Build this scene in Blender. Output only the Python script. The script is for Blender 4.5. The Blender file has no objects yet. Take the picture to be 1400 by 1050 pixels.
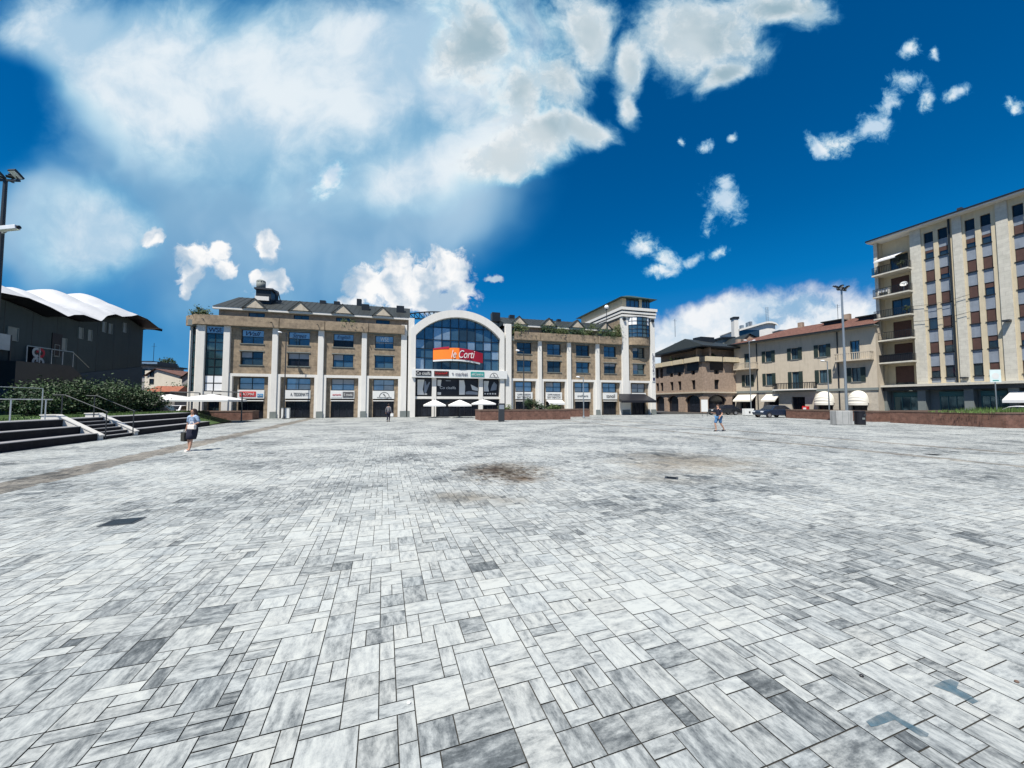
import bpy, math, random
import numpy as np
from mathutils import Vector, Matrix, Euler
random.seed(7)
S = bpy.context.scene
COL = S.collection
R = math.radians
# ---------------------------------------------------------------- camera model
F, CH, HOR = 508.0, 1.85, 550.0
PITCH = math.atan((HOR-525)/F)
cp, sp = math.cos(PITCH), math.sin(PITCH)
def ray(u, v):
    return Vector((u-700, F*cp-(525-v)*sp, F*sp+(525-v)*cp))
def G(u, v, z=0.0):
    d = ray(u, v); k = (z-CH)/d.z
    return Vector((d.x*k, d.y*k, z))
def at(u, v, Y):
    d = ray(u, v); k = Y/d.y
    return Vector((d.x*k, Y, CH+d.z*k))
class Frame:
    """local x along a facade, y into it, z up"""
    def __init__(s, o, ang):
        s.o = Vector((o[0], o[1], 0)); s.a = ang
        s.ex = Vector((math.cos(ang), math.sin(ang), 0)); s.ey = Vector((-math.sin(ang), math.cos(ang), 0))
    def hit(s, u, v, y=0.0):
        d = ray(u, v); c = Vector((0, 0, CH)); p0 = s.o+s.ey*y
        k = (p0-c).dot(s.ey)/d.dot(s.ey); p = c+d*k
        return (p-s.o).dot(s.ex), p.z
    def x(s, u, v=500, y=0.0): return s.hit(u, v, y)[0]
    def z(s, u, v, y=0.0): return s.hit(u, v, y)[1]
    def w(s, x, y, z=0.0): return s.o+s.ex*x+s.ey*y+Vector((0, 0, z))
# ---------------------------------------------------------------- mesh builder
class MB:
    def __init__(s, M=None): s.v = []; s.f = []; s.M = M
    def add(s, vs, fs):
        b = len(s.v)
        if s.M is not None: vs = [tuple(s.M @ Vector(p)) for p in vs]
        s.v += [tuple(p) for p in vs]; s.f += [tuple(i+b for i in f) for f in fs]
        return s
    def box(s, x0, x1, y0, y1, z0, z1):
        return s.add([(x0,y0,z0),(x1,y0,z0),(x1,y1,z0),(x0,y1,z0),(x0,y0,z1),(x1,y0,z1),(x1,y1,z1),(x0,y1,z1)],
              [(0,3,2,1),(4,5,6,7),(0,1,5,4),(1,2,6,5),(2,3,7,6),(3,0,4,7)])
    def quad(s, a, b, c, d): return s.add([a,b,c,d], [(0,1,2,3)])
    def poly(s, pts): return s.add(pts, [tuple(range(len(pts)))])
    def prism(s, pts, y0, y1):
        """polygon in xz extruded along y"""
        n = len(pts)
        vs = [(p[0], y0, p[1]) for p in pts]+[(p[0], y1, p[1]) for p in pts]
        fs = [tuple(range(n)), tuple(range(2*n-1, n-1, -1))]+[(i, i+n, (i+1) % n+n, (i+1) % n) for i in range(n)]
        return s.add(vs, fs)
    def plan(s, pts, z0, z1):
        n = len(pts)
        vs = [(p[0], p[1], z0) for p in pts]+[(p[0], p[1], z1) for p in pts]
        fs = [tuple(range(n-1, -1, -1)), tuple(range(n, 2*n))]+[(i, (i+1) % n, (i+1) % n+n, i+n) for i in range(n)]
        return s.add(vs, fs)
    def tube(s, p0, p1, r, r1=None, n=8):
        p0, p1 = Vector(p0), Vector(p1); r1 = r if r1 is None else r1
        d = (p1-p0).normalized(); a = d.orthogonal().normalized(); b = d.cross(a)
        vs = []
        for p, q in ((p0, r), (p1, r1)):
            vs += [tuple(p+(a*math.cos(2*math.pi*i/n)+b*math.sin(2*math.pi*i/n))*q) for i in range(n)]
        fs = [(i, (i+1) % n, (i+1) % n+n, i+n) for i in range(n)]+[tuple(range(n-1, -1, -1)), tuple(range(n, 2*n))]
        return s.add(vs, fs)
    def path(s, pts, r, n=6):
        for a, b in zip(pts, pts[1:]): s.tube(a, b, r, n=n)
        return s
    def ball(s, c, rx, ry=None, rz=None, n=10, m=7):
        ry = ry or rx; rz = rz or rx; vs = []; fs = []
        for j in range(m+1):
            th = math.pi*j/m
            for i in range(n):
                ph = 2*math.pi*i/n
                vs.append((c[0]+rx*math.sin(th)*math.cos(ph), c[1]+ry*math.sin(th)*math.sin(ph), c[2]+rz*math.cos(th)))
        for j in range(m):
            for i in range(n): fs.append((j*n+i, (j+1)*n+i, (j+1)*n+(i+1) % n, j*n+(i+1) % n))
        return s.add(vs, fs)
    def lathe(s, prof, c=(0,0,0), n=12):
        vs = []; fs = []
        for r, z in prof:
            for i in range(n):
                a = 2*math.pi*i/n; vs.append((c[0]+r*math.cos(a), c[1]+r*math.sin(a), c[2]+z))
        for j in range(len(prof)-1):
            for i in range(n): fs.append((j*n+i, j*n+(i+1) % n, (j+1)*n+(i+1) % n, (j+1)*n+i))
        return s.add(vs, fs)
    def grid(s, fn, nu, nv):
        vs = [fn(i/nu, j/nv) for j in range(nv+1) for i in range(nu+1)]
        fs = [(j*(nu+1)+i, j*(nu+1)+i+1, (j+1)*(nu+1)+i+1, (j+1)*(nu+1)+i) for j in range(nv) for i in range(nu)]
        return s.add(vs, fs)
    def wall(s, x0, x1, z0, z1, y, ops=(), rev=0.3):
        """a facade sheet at depth y with rectangular openings and their reveals"""
        xs = sorted({x0, x1, *[o[0] for o in ops], *[o[1] for o in ops]}); zs = sorted({z0, z1, *[o[2] for o in ops], *[o[3] for o in ops]})
        xs = [x for x in xs if x0 <= x <= x1]; zs = [z for z in zs if z0 <= z <= z1]
        for xa, xb in zip(xs, xs[1:]):
            for za, zb in zip(zs, zs[1:]):
                mx, mz = (xa+xb)/2, (za+zb)/2
                if any(o[0] < mx < o[1] and o[2] < mz < o[3] for o in ops): continue
                s.quad((xa,y,za), (xb,y,za), (xb,y,zb), (xa,y,zb))
        for a, b, c, d in ops:
            e = y+rev
            s.quad((a,y,c),(a,e,c),(a,e,d),(a,y,d)); s.quad((b,e,c),(b,y,c),(b,y,d),(b,e,d))
            s.quad((a,y,d),(a,e,d),(b,e,d),(b,y,d)); s.quad((a,e,c),(a,y,c),(b,y,c),(b,e,c))
        return s
    def build(s, name, mat, parent=None, smooth=False, bevel=0.0):
        me = bpy.data.meshes.new(name); me.from_pydata(s.v, [], s.f); me.update()
        if mat: me.materials.append(mat)
        if smooth: me.polygons.foreach_set('use_smooth', [True]*len(me.polygons))
        o = bpy.data.objects.new(name, me); COL.objects.link(o)
        if parent: o.parent = parent
        if bevel:
            b = o.modifiers.new('b', 'BEVEL'); b.width = bevel; b.segments = 2; b.limit_method = 'ANGLE'
        return o
def tag(o, label=None, cat=None, group=None, kind=None):
    if label: o['label'] = label
    if cat: o['category'] = cat
    if group: o['group'] = group
    if kind: o['kind'] = kind
    return o
def thing(name, label, cat, loc=(0,0,0), rot=0.0, group=None):
    o = bpy.data.objects.new(name, None); COL.objects.link(o); o.empty_display_size = .3
    o.location = loc; o.rotation_euler = (0, 0, rot)
    return tag(o, label, cat, group)
def structure(o): o['kind'] = 'structure'; return o
def copy_tree(o, parent=None):
    c = o.copy(); COL.objects.link(c)
    if parent: c.parent = parent
    for ch in list(o.children): copy_tree(ch, c)
    return c
# ---------------------------------------------------------------- materials
def nt(m):
    m.use_nodes = True; return m.node_tree.nodes, m.node_tree.links
def mat(name, col, rough=.7, metal=0.0, var=.12, scale=1.2, bump=0.0, bscale=20, spec=.4, island=0.0, stain=0.0):
    m = bpy.data.materials.new(name); N, L = nt(m); b = N['Principled BSDF']
    b.inputs['Roughness'].default_value = rough; b.inputs['Metallic'].default_value = metal
    b.inputs['Specular IOR Level'].default_value = spec
    tc = N.new('ShaderNodeTexCoord')
    n1 = N.new('ShaderNodeTexNoise'); n1.inputs['Scale'].default_value = scale; n1.inputs['Detail'].default_value = 6; n1.inputs['Roughness'].default_value = .65
    L.new(tc.outputs['Object'], n1.inputs['Vector'])
    r = N.new('ShaderNodeValToRGB'); r.color_ramp.elements[0].position = .3; r.color_ramp.elements[1].position = .7
    c0 = [max(0, c*(1-var)) for c in col]; c1 = [min(1, c*(1+var)) for c in col]
    r.color_ramp.elements[0].color = (*c0, 1); r.color_ramp.elements[1].color = (*c1, 1)
    L.new(n1.outputs['Fac'], r.inputs['Fac'])
    out = r.outputs['Color']
    if stain:
        mp = N.new('ShaderNodeMapping'); mp.inputs['Scale'].default_value = (2.2, 2.2, .25); L.new(tc.outputs['Object'], mp.inputs['Vector'])
        n3 = N.new('ShaderNodeTexNoise'); n3.inputs['Scale'].default_value = 1.6; n3.inputs['Detail'].default_value = 5; L.new(mp.outputs['Vector'], n3.inputs['Vector'])
        r3 = N.new('ShaderNodeMapRange'); r3.inputs['From Min'].default_value = .5; r3.inputs['From Max'].default_value = .75; r3.inputs['To Max'].default_value = stain
        L.new(n3.outputs['Fac'], r3.inputs['Value'])
        mx3 = N.new('ShaderNodeMixRGB'); mx3.inputs['Color2'].default_value = (*[c*.45 for c in col], 1); L.new(r3.outputs['Result'], mx3.inputs['Fac']); L.new(out, mx3.inputs['Color1']); out = mx3.outputs['Color']
    if island:
        g = N.new('ShaderNodeNewGeometry'); hs = N.new('ShaderNodeHueSaturation')
        mr = N.new('ShaderNodeMapRange'); mr.inputs['To Min'].default_value = 1-island; mr.inputs['To Max'].default_value = 1+island
        L.new(g.outputs['Random Per Island'], mr.inputs['Value']); L.new(mr.outputs['Result'], hs.inputs['Value']); L.new(out, hs.inputs['Color']); out = hs.outputs['Color']
    L.new(out, b.inputs['Base Color'])
    if bump:
        n2 = N.new('ShaderNodeTexNoise'); n2.inputs['Scale'].default_value = bscale; n2.inputs['Detail'].default_value = 4; L.new(tc.outputs['Object'], n2.inputs['Vector'])
        bp = N.new('ShaderNodeBump'); bp.inputs['Strength'].default_value = bump; bp.inputs['Distance'].default_value = .02
        L.new(n2.outputs['Fac'], bp.inputs['Height']); L.new(bp.outputs['Normal'], b.inputs['Normal'])
    return m
def brick_mat(name, c1, c2, mortar, bw, bh, ms=.01, rough=.8, nvar=.3, flat=False):
    m = bpy.data.materials.new(name); N, L = nt(m); b = N['Principled BSDF']; b.inputs['Roughness'].default_value = rough; b.inputs['Specular IOR Level'].default_value = .25
    tc = N.new('ShaderNodeTexCoord'); sx = N.new('ShaderNodeSeparateXYZ'); L.new(tc.outputs['Object'], sx.inputs['Vector'])
    ad = N.new('ShaderNodeMath'); L.new(sx.outputs['X'], ad.inputs[0]); L.new(sx.outputs['Y'], ad.inputs[1])
    cb = N.new('ShaderNodeCombineXYZ')
    if flat: L.new(sx.outputs['X'], cb.inputs['X']); L.new(sx.outputs['Y'], cb.inputs['Y'])
    else: L.new(ad.outputs[0], cb.inputs['X']); L.new(sx.outputs['Z'], cb.inputs['Y'])
    t = N.new('ShaderNodeTexBrick'); t.inputs['Scale'].default_value = 1; t.inputs['Brick Width'].default_value = bw; t.inputs['Row Height'].default_value = bh
    t.inputs['Mortar Size'].default_value = ms; t.inputs['Color1'].default_value = (*c1, 1); t.inputs['Color2'].default_value = (*c2, 1); t.inputs['Mortar'].default_value = (*mortar, 1)
    L.new(cb.outputs['Vector'], t.inputs['Vector'])
    n = N.new('ShaderNodeTexNoise'); n.inputs['Scale'].default_value = 2.3; n.inputs['Detail'].default_value = 7; n.inputs['Roughness'].default_value = .7; L.new(tc.outputs['Object'], n.inputs['Vector'])
    mr = N.new('ShaderNodeMapRange'); mr.inputs['From Min'].default_value = .3; mr.inputs['From Max'].default_value = .7; mr.inputs['To Min'].default_value = 1-nvar; mr.inputs['To Max'].default_value = 1+nvar
    L.new(n.outputs['Fac'], mr.inputs['Value'])
    hs = N.new('ShaderNodeHueSaturation'); L.new(t.outputs['Color'], hs.inputs['Color']); L.new(mr.outputs['Result'], hs.inputs['Value'])
    L.new(hs.outputs['Color'], b.inputs['Base Color'])
    return m
def glass(name, col, rough=.06, metal=.55, var=.25, scale=.5):
    m = mat(name, col, rough, metal, var, scale, spec=.8)
    N, L = nt(m); tc = N.new('ShaderNodeTexCoord'); n = N.new('ShaderNodeTexNoise'); n.inputs['Scale'].default_value = .7; L.new(tc.outputs['Object'], n.inputs['Vector'])
    bp = N.new('ShaderNodeBump'); bp.inputs['Strength'].default_value = .12; bp.inputs['Distance'].default_value = .05; L.new(n.outputs['Fac'], bp.inputs['Height']); L.new(bp.outputs['Normal'], N['Principled BSDF'].inputs['Normal'])
    return m
M = dict(
 white=mat('white_render', (.66,.64,.59), .75, var=.03, scale=.8, bump=.1, stain=.14),
 cream=mat('cream_render', (.54,.465,.325), .85, var=.08, stain=.25),
 sand=mat('sand_render', (.47,.41,.32), .85, var=.07, stain=.3),
 sandstone=brick_mat('sand_rusticated_stone', (.43,.385,.31), (.385,.345,.28), (.36,.32,.27), 1.2, .4, .014, nvar=.15),
 stone=brick_mat('tan_stone', (.28,.218,.148), (.235,.185,.131), (.19,.15,.11), 1.1, .5, .012, nvar=.38),
 travertine=brick_mat('pale_travertine', (.55,.525,.45), (.49,.47,.40), (.42,.39,.34), .9, .45, .012, nvar=.12),
 brick=brick_mat('brown_brick', (.36,.26,.19), (.30,.215,.155), (.28,.23,.19), .25, .07, .01),
 redbrick=brick_mat('red_brick', (.17,.082,.058), (.13,.064,.047), (.15,.10,.08), .25, .075, .01, nvar=.4),
 plinth=mat('grey_plinth', (.16,.18,.17), .7),
 slate=mat('dark_slate', (.018,.023,.023), .6, var=.3, scale=4, bump=.3, bscale=6),
 greenroof=mat('green_metal_roof', (.03,.06,.05), .5, var=.2),
 tile=brick_mat('red_roof_tile', (.165,.08,.058), (.125,.06,.045), (.09,.045,.035), .22, .4, .03, flat=True, nvar=.4),
 orange_tile=mat('orange_tile', (.26,.09,.05), .8, var=.3, scale=3),
 dark=mat('dark_interior', (.012,.012,.016), .5),
 frame=mat('dark_frame', (.02,.025,.03), .4, metal=.3),
 steel=mat('galvanised_steel', (.33,.36,.37), .4, metal=.7, var=.08),
 paleSteel=mat('pale_rail_steel', (.6,.62,.62), .35, metal=.6, var=.06),
 pole=mat('dark_painted_pole', (.05,.055,.06), .45, metal=.4),
 glassb=glass('blue_glass', (.08,.155,.205)),
 glassd=glass('dark_glass', (.045,.075,.095)),
 glassk=mat('shop_glass', (.012,.014,.02), .15, var=.5, scale=1.5, spec=.35),
 glasst=glass('teal_glass', (.05,.11,.13)),
 glassp=glass('pale_glass', (.32,.40,.46), .12, .5),
 blindg=mat('grey_blind', (.30,.33,.36), .6, var=.1), blind=mat('white_blind', (.75,.76,.77), .7, var=.05),
 shutter=mat('red_brown_shutter', (.078,.04,.032), .7, var=.2, scale=3),
 greenshutter=mat('dark_green_shutter', (.02,.035,.03), .6),
 spandrel=mat('grey_blue_panel', (.22,.25,.29), .55, var=.12, scale=1.5, stain=.3),
 canvas=mat('white_canvas', (.65,.65,.63), .8, var=.03),
 cream_canvas=mat('cream_canvas', (.64,.61,.53), .85, var=.06),
 membrane=mat('white_membrane', (.47,.48,.49), .6, var=.07, scale=.5, stain=.12),
 hall=mat('grey_green_cladding', (.045,.064,.066), .75, var=.1, scale=.4, stain=.3),
 hallb=mat('grey_blue_cladding', (.045,.072,.095), .75, var=.1, scale=.4),
 black=mat('black_paint', (.008,.008,.012), .5),
 riser=brick_mat('dark_riser_stone', (.014,.014,.018), (.009,.009,.012), (.02,.02,.022), 1.0, .7, .012, nvar=.6),
 tread=mat('pale_tread_stone', (.24,.24,.245), .8, var=.15, scale=3),
 concrete=mat('pale_concrete', (.35,.35,.335), .85, var=.12, scale=2, bump=.2, stain=.7),
 grass=mat('lawn', (.045,.085,.02), .9, var=.4, scale=2.5, bump=.8, bscale=30),
 blade=mat('grass_blade', (.075,.13,.03), .8, var=.3, island=.4),
 leaf=mat('dark_leaf', (.032,.062,.022), .6, var=.55, scale=1.1, island=.65),
 leaf2=mat('olive_leaf', (.07,.10,.03), .65, var=.35, scale=1.5, island=.45),
 bark=mat('bark', (.06,.045,.03), .9, var=.3, scale=5),
 soil=mat('planter_soil', (.06,.05,.03), .95),
 hillmat=mat('wooded_hill', (.016,.034,.022), .95, var=.5, scale=.05, bump=1, bscale=.2),
 asphalt=mat('asphalt', (.09,.09,.095), .9, var=.2, scale=.5, bump=.2, bscale=40),
 red=mat('red_sign', (.55,.02,.02), .5, var=.05), crimson=mat('crimson_sign', (.36,.008,.03), .5, var=.06),
 orange=mat('orange_sign', (.85,.20,.02), .5, var=.06), signw=mat('sign_white', (.66,.66,.63), .5, var=.02),
 signb=mat('sign_black', (.012,.012,.016), .4), teal2=mat('teal_shopfront', (.03,.12,.12), .5), brownplaster=mat('brown_render', (.30,.20,.14), .85, var=.12, stain=.3),
 teal=mat('sign_teal', (.03,.28,.25), .5), blue=mat('sign_blue', (.03,.22,.45), .5),
 brown=mat('sign_brown', (.05,.018,.014), .5), letterg=mat('grey_letter', (.10,.10,.10), .5), letterb=mat('navy_letter', (.02,.02,.07), .5),
 skin=mat('skin', (.45,.25,.17), .55, var=.05), hair=mat('dark_hair', (.025,.012,.008), .6, var=.3, scale=20),
 navy=mat('navy_cloth', (.012,.014,.03), .85, var=.2, scale=8), bluecloth=mat('blue_print_cloth', (.26,.35,.48), .85, var=.65, scale=11),
 denim=mat('blue_denim', (.05,.14,.28), .85, var=.25, scale=10), clearglass=None, hallpane=mat('pale_hall_pane', (.22,.25,.24), .4), palegrey=mat('pale_grey_sign', (.45,.48,.48), .6), brownstone=mat('brown_coping', (.13,.085,.065), .8, var=.2, scale=3), signpale=mat('sign_pale_green', (.62,.72,.70), .5), greycloth=mat('grey_cloth', (.16,.16,.17), .85), stain=mat('blue_grey_stain', (.06,.115,.15), .7, var=.35, scale=9),
 palecloth=mat('pale_cloth', (.65,.66,.68), .85, var=.1),
 bagd=mat('dark_bag', (.03,.03,.025), .7), bagw=mat('white_bag', (.75,.68,.62), .6),
 rubber=mat('rubber', (.015,.015,.015), .8), chrome=mat('alloy', (.5,.5,.52), .3, metal=.8),
 carblack=mat('black_car_paint', (.012,.014,.018), .25, metal=.2, spec=.8), carwhite=mat('white_car_paint', (.75,.76,.78), .25, spec=.8),
 carsilver=mat('silver_car_paint', (.35,.37,.39), .3, metal=.6), carblue=mat('dark_blue_car_paint', (.015,.03,.06), .25, metal=.2, spec=.8),
 lampglass=mat('lamp_glass', (.7,.72,.74), .2), globe=mat('white_globe', (.85,.85,.85), .3, var=.02), redlight=mat('tail_light', (.3,.01,.01), .3),
 beige=mat('beige_house_render', (.60,.55,.45), .85, var=.06, stain=.2), greyhouse=mat('grey_house_render', (.28,.27,.26), .85, var=.1, stain=.3),
)
# ---------------------------------------------------------------- small shared builders
def lettering(parent, txt, x, y, z, w, h, m, shear=0.0, face=None):
    """text as a mesh fitted into a w x h box centred on x,z and standing just in front of depth y"""
    cu = bpy.data.curves.new('t', 'FONT'); cu.body = txt; cu.shear = shear; cu.extrude = .02
    o = bpy.data.objects.new('t', cu); COL.objects.link(o); bpy.context.view_layer.update()
    me = bpy.data.meshes.new_from_object(o.evaluated_get(bpy.context.evaluated_depsgraph_get())); bpy.data.objects.remove(o); bpy.data.curves.remove(cu)
    a = np.array([v.co for v in me.vertices]); lo, hi = a.min(0), a.max(0)
    vs = [(x+((p[0]-lo[0])/(hi[0]-lo[0])-.5)*w, y-.02*(p[2]-lo[2])/(hi[2]-lo[2]+1e-9)-.004, z+((p[1]-lo[1])/(hi[1]-lo[1])-.5)*h) for p in a]
    b = MB(face); b.add(vs, [tuple(p.vertices) for p in me.polygons]); bpy.data.meshes.remove(me)
    return b.build('lettering', m, parent)
def window(parent, x0, x1, z0, z1, y, nx=2, nz=2, g='glassb', M_=None, bar=.06, name='window', fm='frame', blind=0):
    b = MB(M_); t = bar
    b.box(x0,x0+t,y-.05,y+.05,z0,z1).box(x1-t,x1,y-.05,y+.05,z0,z1).box(x0+t,x1-t,y-.05,y+.05,z0,z0+t).box(x0+t,x1-t,y-.05,y+.05,z1-t,z1)
    for i in range(1, nx):
        c = x0+(x1-x0)*i/nx; b.box(c-t/2,c+t/2,y-.04,y+.04,z0+t,z1-t)
    xs = [x0+t]+[x0+(x1-x0)*i/nx for i in range(1, nx)]+[x1-t]
    for j in range(1, nz):
        c = z0+(z1-z0)*j/nz
        for k in range(nx):
            b.box(xs[k]+(t/2 if k else 0), xs[k+1]-(t/2 if k < nx-1 else 0), y-.036,y+.036,c-t/2,c+t/2)
    w = b.build(name, M[fm], parent)
    p = MB(M_)
    for i in range(nx):
        for j in range(nz):
            xa, xb = x0+(x1-x0)*i/nx, x0+(x1-x0)*(i+1)/nx; za, zb = z0+(z1-z0)*j/nz, z0+(z1-z0)*(j+1)/nz
            e = [random.uniform(-.012,.012) for _ in range(3)]
            p.quad((xa,y+.01+e[0],za),(xb,y+.01+e[1],za),(xb,y+.01+e[2],zb),(xa,y+.01+e[0]+e[2]-e[1],zb))
    p.build('pane', M[g], w)
    if blind and random.random() < blind:
        k = MB(M_); h = (z1-z0)*random.choice((.25,.4,.55)); k.box(x0+t, x0+(x1-x0)*random.choice((.5,1))-t, y-.03, y-.012, z1-t-h, z1-t); k.build('blind', M['blindg'], w)
    return w
def leaves(mb, c, r, n, size, flat=.6, seed=0, lump=.35):
    """leaf faces through an uneven crown: n leaves in clumps around centre c"""
    rg = random.Random(seed); cl = []
    for _ in range(max(5, n//60)):
        d = Vector((rg.gauss(0,1), rg.gauss(0,1), rg.gauss(0,1))).normalized(); k = rg.uniform(.35, 1)
        cl.append((Vector((c[0]+d.x*r[0]*k, c[1]+d.y*r[1]*k, c[2]+d.z*r[2]*k)), rg.uniform(.6, 1.3)*lump))
    rm = sum(r)/3
    for i in range(n):
        p, k = rg.choice(cl)
        q = p+Vector((rg.gauss(0,1)*k*rm*.6, rg.gauss(0,1)*k*rm*.6, rg.gauss(0,1)*k*rm*.5))
        a = Vector((rg.gauss(0,1), rg.gauss(0,1), rg.gauss(0,1)*flat)).normalized(); b = a.orthogonal().normalized()
        b = (b+a.cross(b)*rg.uniform(-1,1)).normalized(); s = size*rg.uniform(.6,1.4)
        mb.add([tuple(q-a*s), tuple(q+b*s*.45), tuple(q+a*s), tuple(q-b*s*.45)], [(0,1,2,3)])
    return mb
def shrub(name, label, cat, loc, r, n, size, m='leaf', group=None, seed=0, trunk=True, lift=None, lump=.35):
    t = thing(name, label, cat, loc, 0, group); z = lift if lift is not None else r[2]*.9
    leaves(MB(), (0,0,z), r, n, size, seed=seed, lump=lump).build('crown', M[m], t)
    b = MB(); rg = random.Random(seed)
    b.tube((0,0,-.05),(0,0,z*.7),.05+.03*r[0],.03+.01*r[0])
    for k in range(6):
        a = rg.uniform(0,6.28); b.tube((0,0,z*.3),(math.cos(a)*r[0]*.6,math.sin(a)*r[1]*.6,z+rg.uniform(-.1,.5)*r[2]),.03,.01,n=5)
    b.build('trunk', M['bark'], t)
    return t
m = bpy.data.materials.new('clear_glass'); m.use_nodes = True; m.node_tree.nodes['Principled BSDF'].inputs['Transmission Weight'].default_value = 1; m.node_tree.nodes['Principled BSDF'].inputs['Roughness'].default_value = .02; m.node_tree.nodes['Principled BSDF'].inputs['IOR'].default_value = 1.05; m.node_tree.nodes['Principled BSDF'].inputs['Base Color'].default_value = (.75,.88,.88,1)
M['clearglass'] = m

m = M['stain']; N_, L_ = nt(m); tc_ = N_.new('ShaderNodeTexCoord'); n_ = N_.new('ShaderNodeTexNoise'); n_.inputs['Scale'].default_value = 14; n_.inputs['Detail'].default_value = 6
L_.new(tc_.outputs['Object'], n_.inputs['Vector']); r_ = N_.new('ShaderNodeMapRange'); r_.inputs['From Min'].default_value = .3; r_.inputs['From Max'].default_value = .7; r_.inputs['To Min'].default_value = .3; r_.inputs['To Max'].default_value = .85
L_.new(n_.outputs['Fac'], r_.inputs['Value']); L_.new(r_.outputs['Result'], N_['Principled BSDF'].inputs['Alpha'])
# ---------------------------------------------------------------- camera, sun, sky
cam = bpy.data.cameras.new('camera'); co = bpy.data.objects.new('camera', cam); COL.objects.link(co)
cam.sensor_width = 36; cam.lens = 36*F/1400; cam.clip_end = 6000; cam.clip_start = .05
co.location = (0, 0, CH); co.rotation_euler = (math.pi/2+PITCH, 0, 0); S.camera = co
SUN = Vector((-.50, -.866, 0)).normalized()*math.cos(R(60))+Vector((0, 0, math.sin(R(60))))
sl = bpy.data.lights.new('sun', 'SUN'); sl.energy = 4.9; sl.angle = R(.53); sl.color = (1, .955, .88)
so = bpy.data.objects.new('sun', sl); COL.objects.link(so); so.rotation_euler = SUN.to_track_quat('Z', 'Y').to_euler(); so.location = (-20, -30, 60)
S.view_settings.view_transform = 'Standard'; S.view_settings.look = 'None'; S.view_settings.gamma = 1; S.view_settings.exposure = .6
S.cycles.max_bounces = 6; S.cycles.diffuse_bounces = 3; S.cycles.glossy_bounces = 3; S.cycles.transparent_max_bounces = 6
S.cycles.use_adaptive_sampling = True; S.cycles.use_denoising = True
W = bpy.data.worlds.new('World'); S.world = W; W.use_nodes = True
N, L = W.node_tree.nodes, W.node_tree.links
bg = N['Background']; bg.inputs['Strength'].default_value = .0655
W.cycles.sampling_method = 'MANUAL'; W.cycles.sample_map_resolution = 512
sky = N.new('ShaderNodeTexSky'); sky.sky_type = 'NISHITA'; sky.sun_disc = False; sky.sun_elevation = R(60); sky.sun_rotation = R(210); sky.altitude = 400; sky.air_density = 1; sky.dust_density = .3; sky.ozone_density = 2
def sock(x, i, s):
    if isinstance(x, (int, float)): s.default_value = x
    elif isinstance(x, tuple): s.default_value = x
    else: L.new(x, s)
def mth(op, a, b=0.0, c=0.0, clamp=False):
    n = N.new('ShaderNodeMath'); n.operation = op; n.use_clamp = clamp
    sock(a, 0, n.inputs[0]); sock(b, 1, n.inputs[1]); sock(c, 2, n.inputs[2]); return n.outputs[0]
def sstep(x, a, b, lo=0.0, hi=1.0):
    n = N.new('ShaderNodeMapRange'); n.interpolation_type = 'SMOOTHSTEP'; n.inputs['From Min'].default_value = a; n.inputs['From Max'].default_value = b
    n.inputs['To Min'].default_value = lo; n.inputs['To Max'].default_value = hi; L.new(x, n.inputs['Value']); return n.outputs['Result']
def mixc(f, a, b):
    n = N.new('ShaderNodeMixRGB'); sock(f, 0, n.inputs['Fac']); sock(a, 0, n.inputs['Color1']); sock(b, 0, n.inputs['Color2']); return n.outputs['Color']
def mixv(f, a, b):
    """thin cloud scatters blue first: each channel gets its own cover"""
    c = N.new('ShaderNodeCombineXYZ'); L.new(mth('POWER', f, 1.75), c.inputs[0]); L.new(mth('POWER', f, 1.22), c.inputs[1]); L.new(f, c.inputs[2])
    n = N.new('ShaderNodeMix'); n.data_type = 'VECTOR'; n.factor_mode = 'NON_UNIFORM'; iv = [i for i in n.inputs if i.type == 'VECTOR']
    L.new(c.outputs[0], iv[0]); sock(a, 0, iv[1]); sock(b, 0, iv[2]); return [o for o in n.outputs if o.type == 'VECTOR'][0]
def vm(op, a, b=None, sc=None):
    n = N.new('ShaderNodeVectorMath'); n.operation = op; L.new(a, n.inputs[0])
    if b is not None: sock(b, 1, n.inputs[1])
    if sc is not None: n.inputs['Scale'].default_value = sc
    return n
def noise(v, sc, det=8, rough=.6, off=(0,0,0), dist=0.0, dim='2D'):
    mp = N.new('ShaderNodeMapping'); mp.inputs['Location'].default_value = off; L.new(v, mp.inputs['Vector'])
    n = N.new('ShaderNodeTexNoise'); n.noise_dimensions = dim; n.inputs['Scale'].default_value = sc; n.inputs['Detail'].default_value = det; n.inputs['Roughness'].default_value = rough; n.inputs['Distortion'].default_value = dist
    L.new(mp.outputs['Vector'], n.inputs['Vector']); return n
def srgb(r, g, b, k=1.0):
    f = lambda c: (c/255/12.92 if c/255 <= .04045 else ((c/255+.055)/1.055)**2.4)
    return (f(r)*k, f(g)*k, f(b)*k, 1)
tc = N.new('ShaderNodeTexCoord'); sx = N.new('ShaderNodeSeparateXYZ'); L.new(tc.outputs['Generated'], sx.inputs['Vector'])
dy = mth('MAXIMUM', sx.outputs['Y'], .03)
s_ = mth('DIVIDE', sx.outputs['X'], dy); t_ = mth('DIVIDE', sx.outputs['Z'], dy)
cb = N.new('ShaderNodeCombineXYZ'); L.new(s_, cb.inputs['X']); L.new(t_, cb.inputs['Y'])
P = cb.outputs['Vector']
front = sstep(sx.outputs['Y'], .05, .3)
def st(u, v):
    d = ray(u, v); return d.x/d.y, d.z/d.y
def warp(v, sc, amt, off, det=4):
    n = noise(v, sc, det, .55, off)
    w = vm('SUBTRACT', n.outputs['Color'], (.5, .5, .5)); w2 = vm('SCALE', w.outputs[0], sc=amt)
    return vm('ADD', v, w2.outputs[0]).outputs[0]
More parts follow.
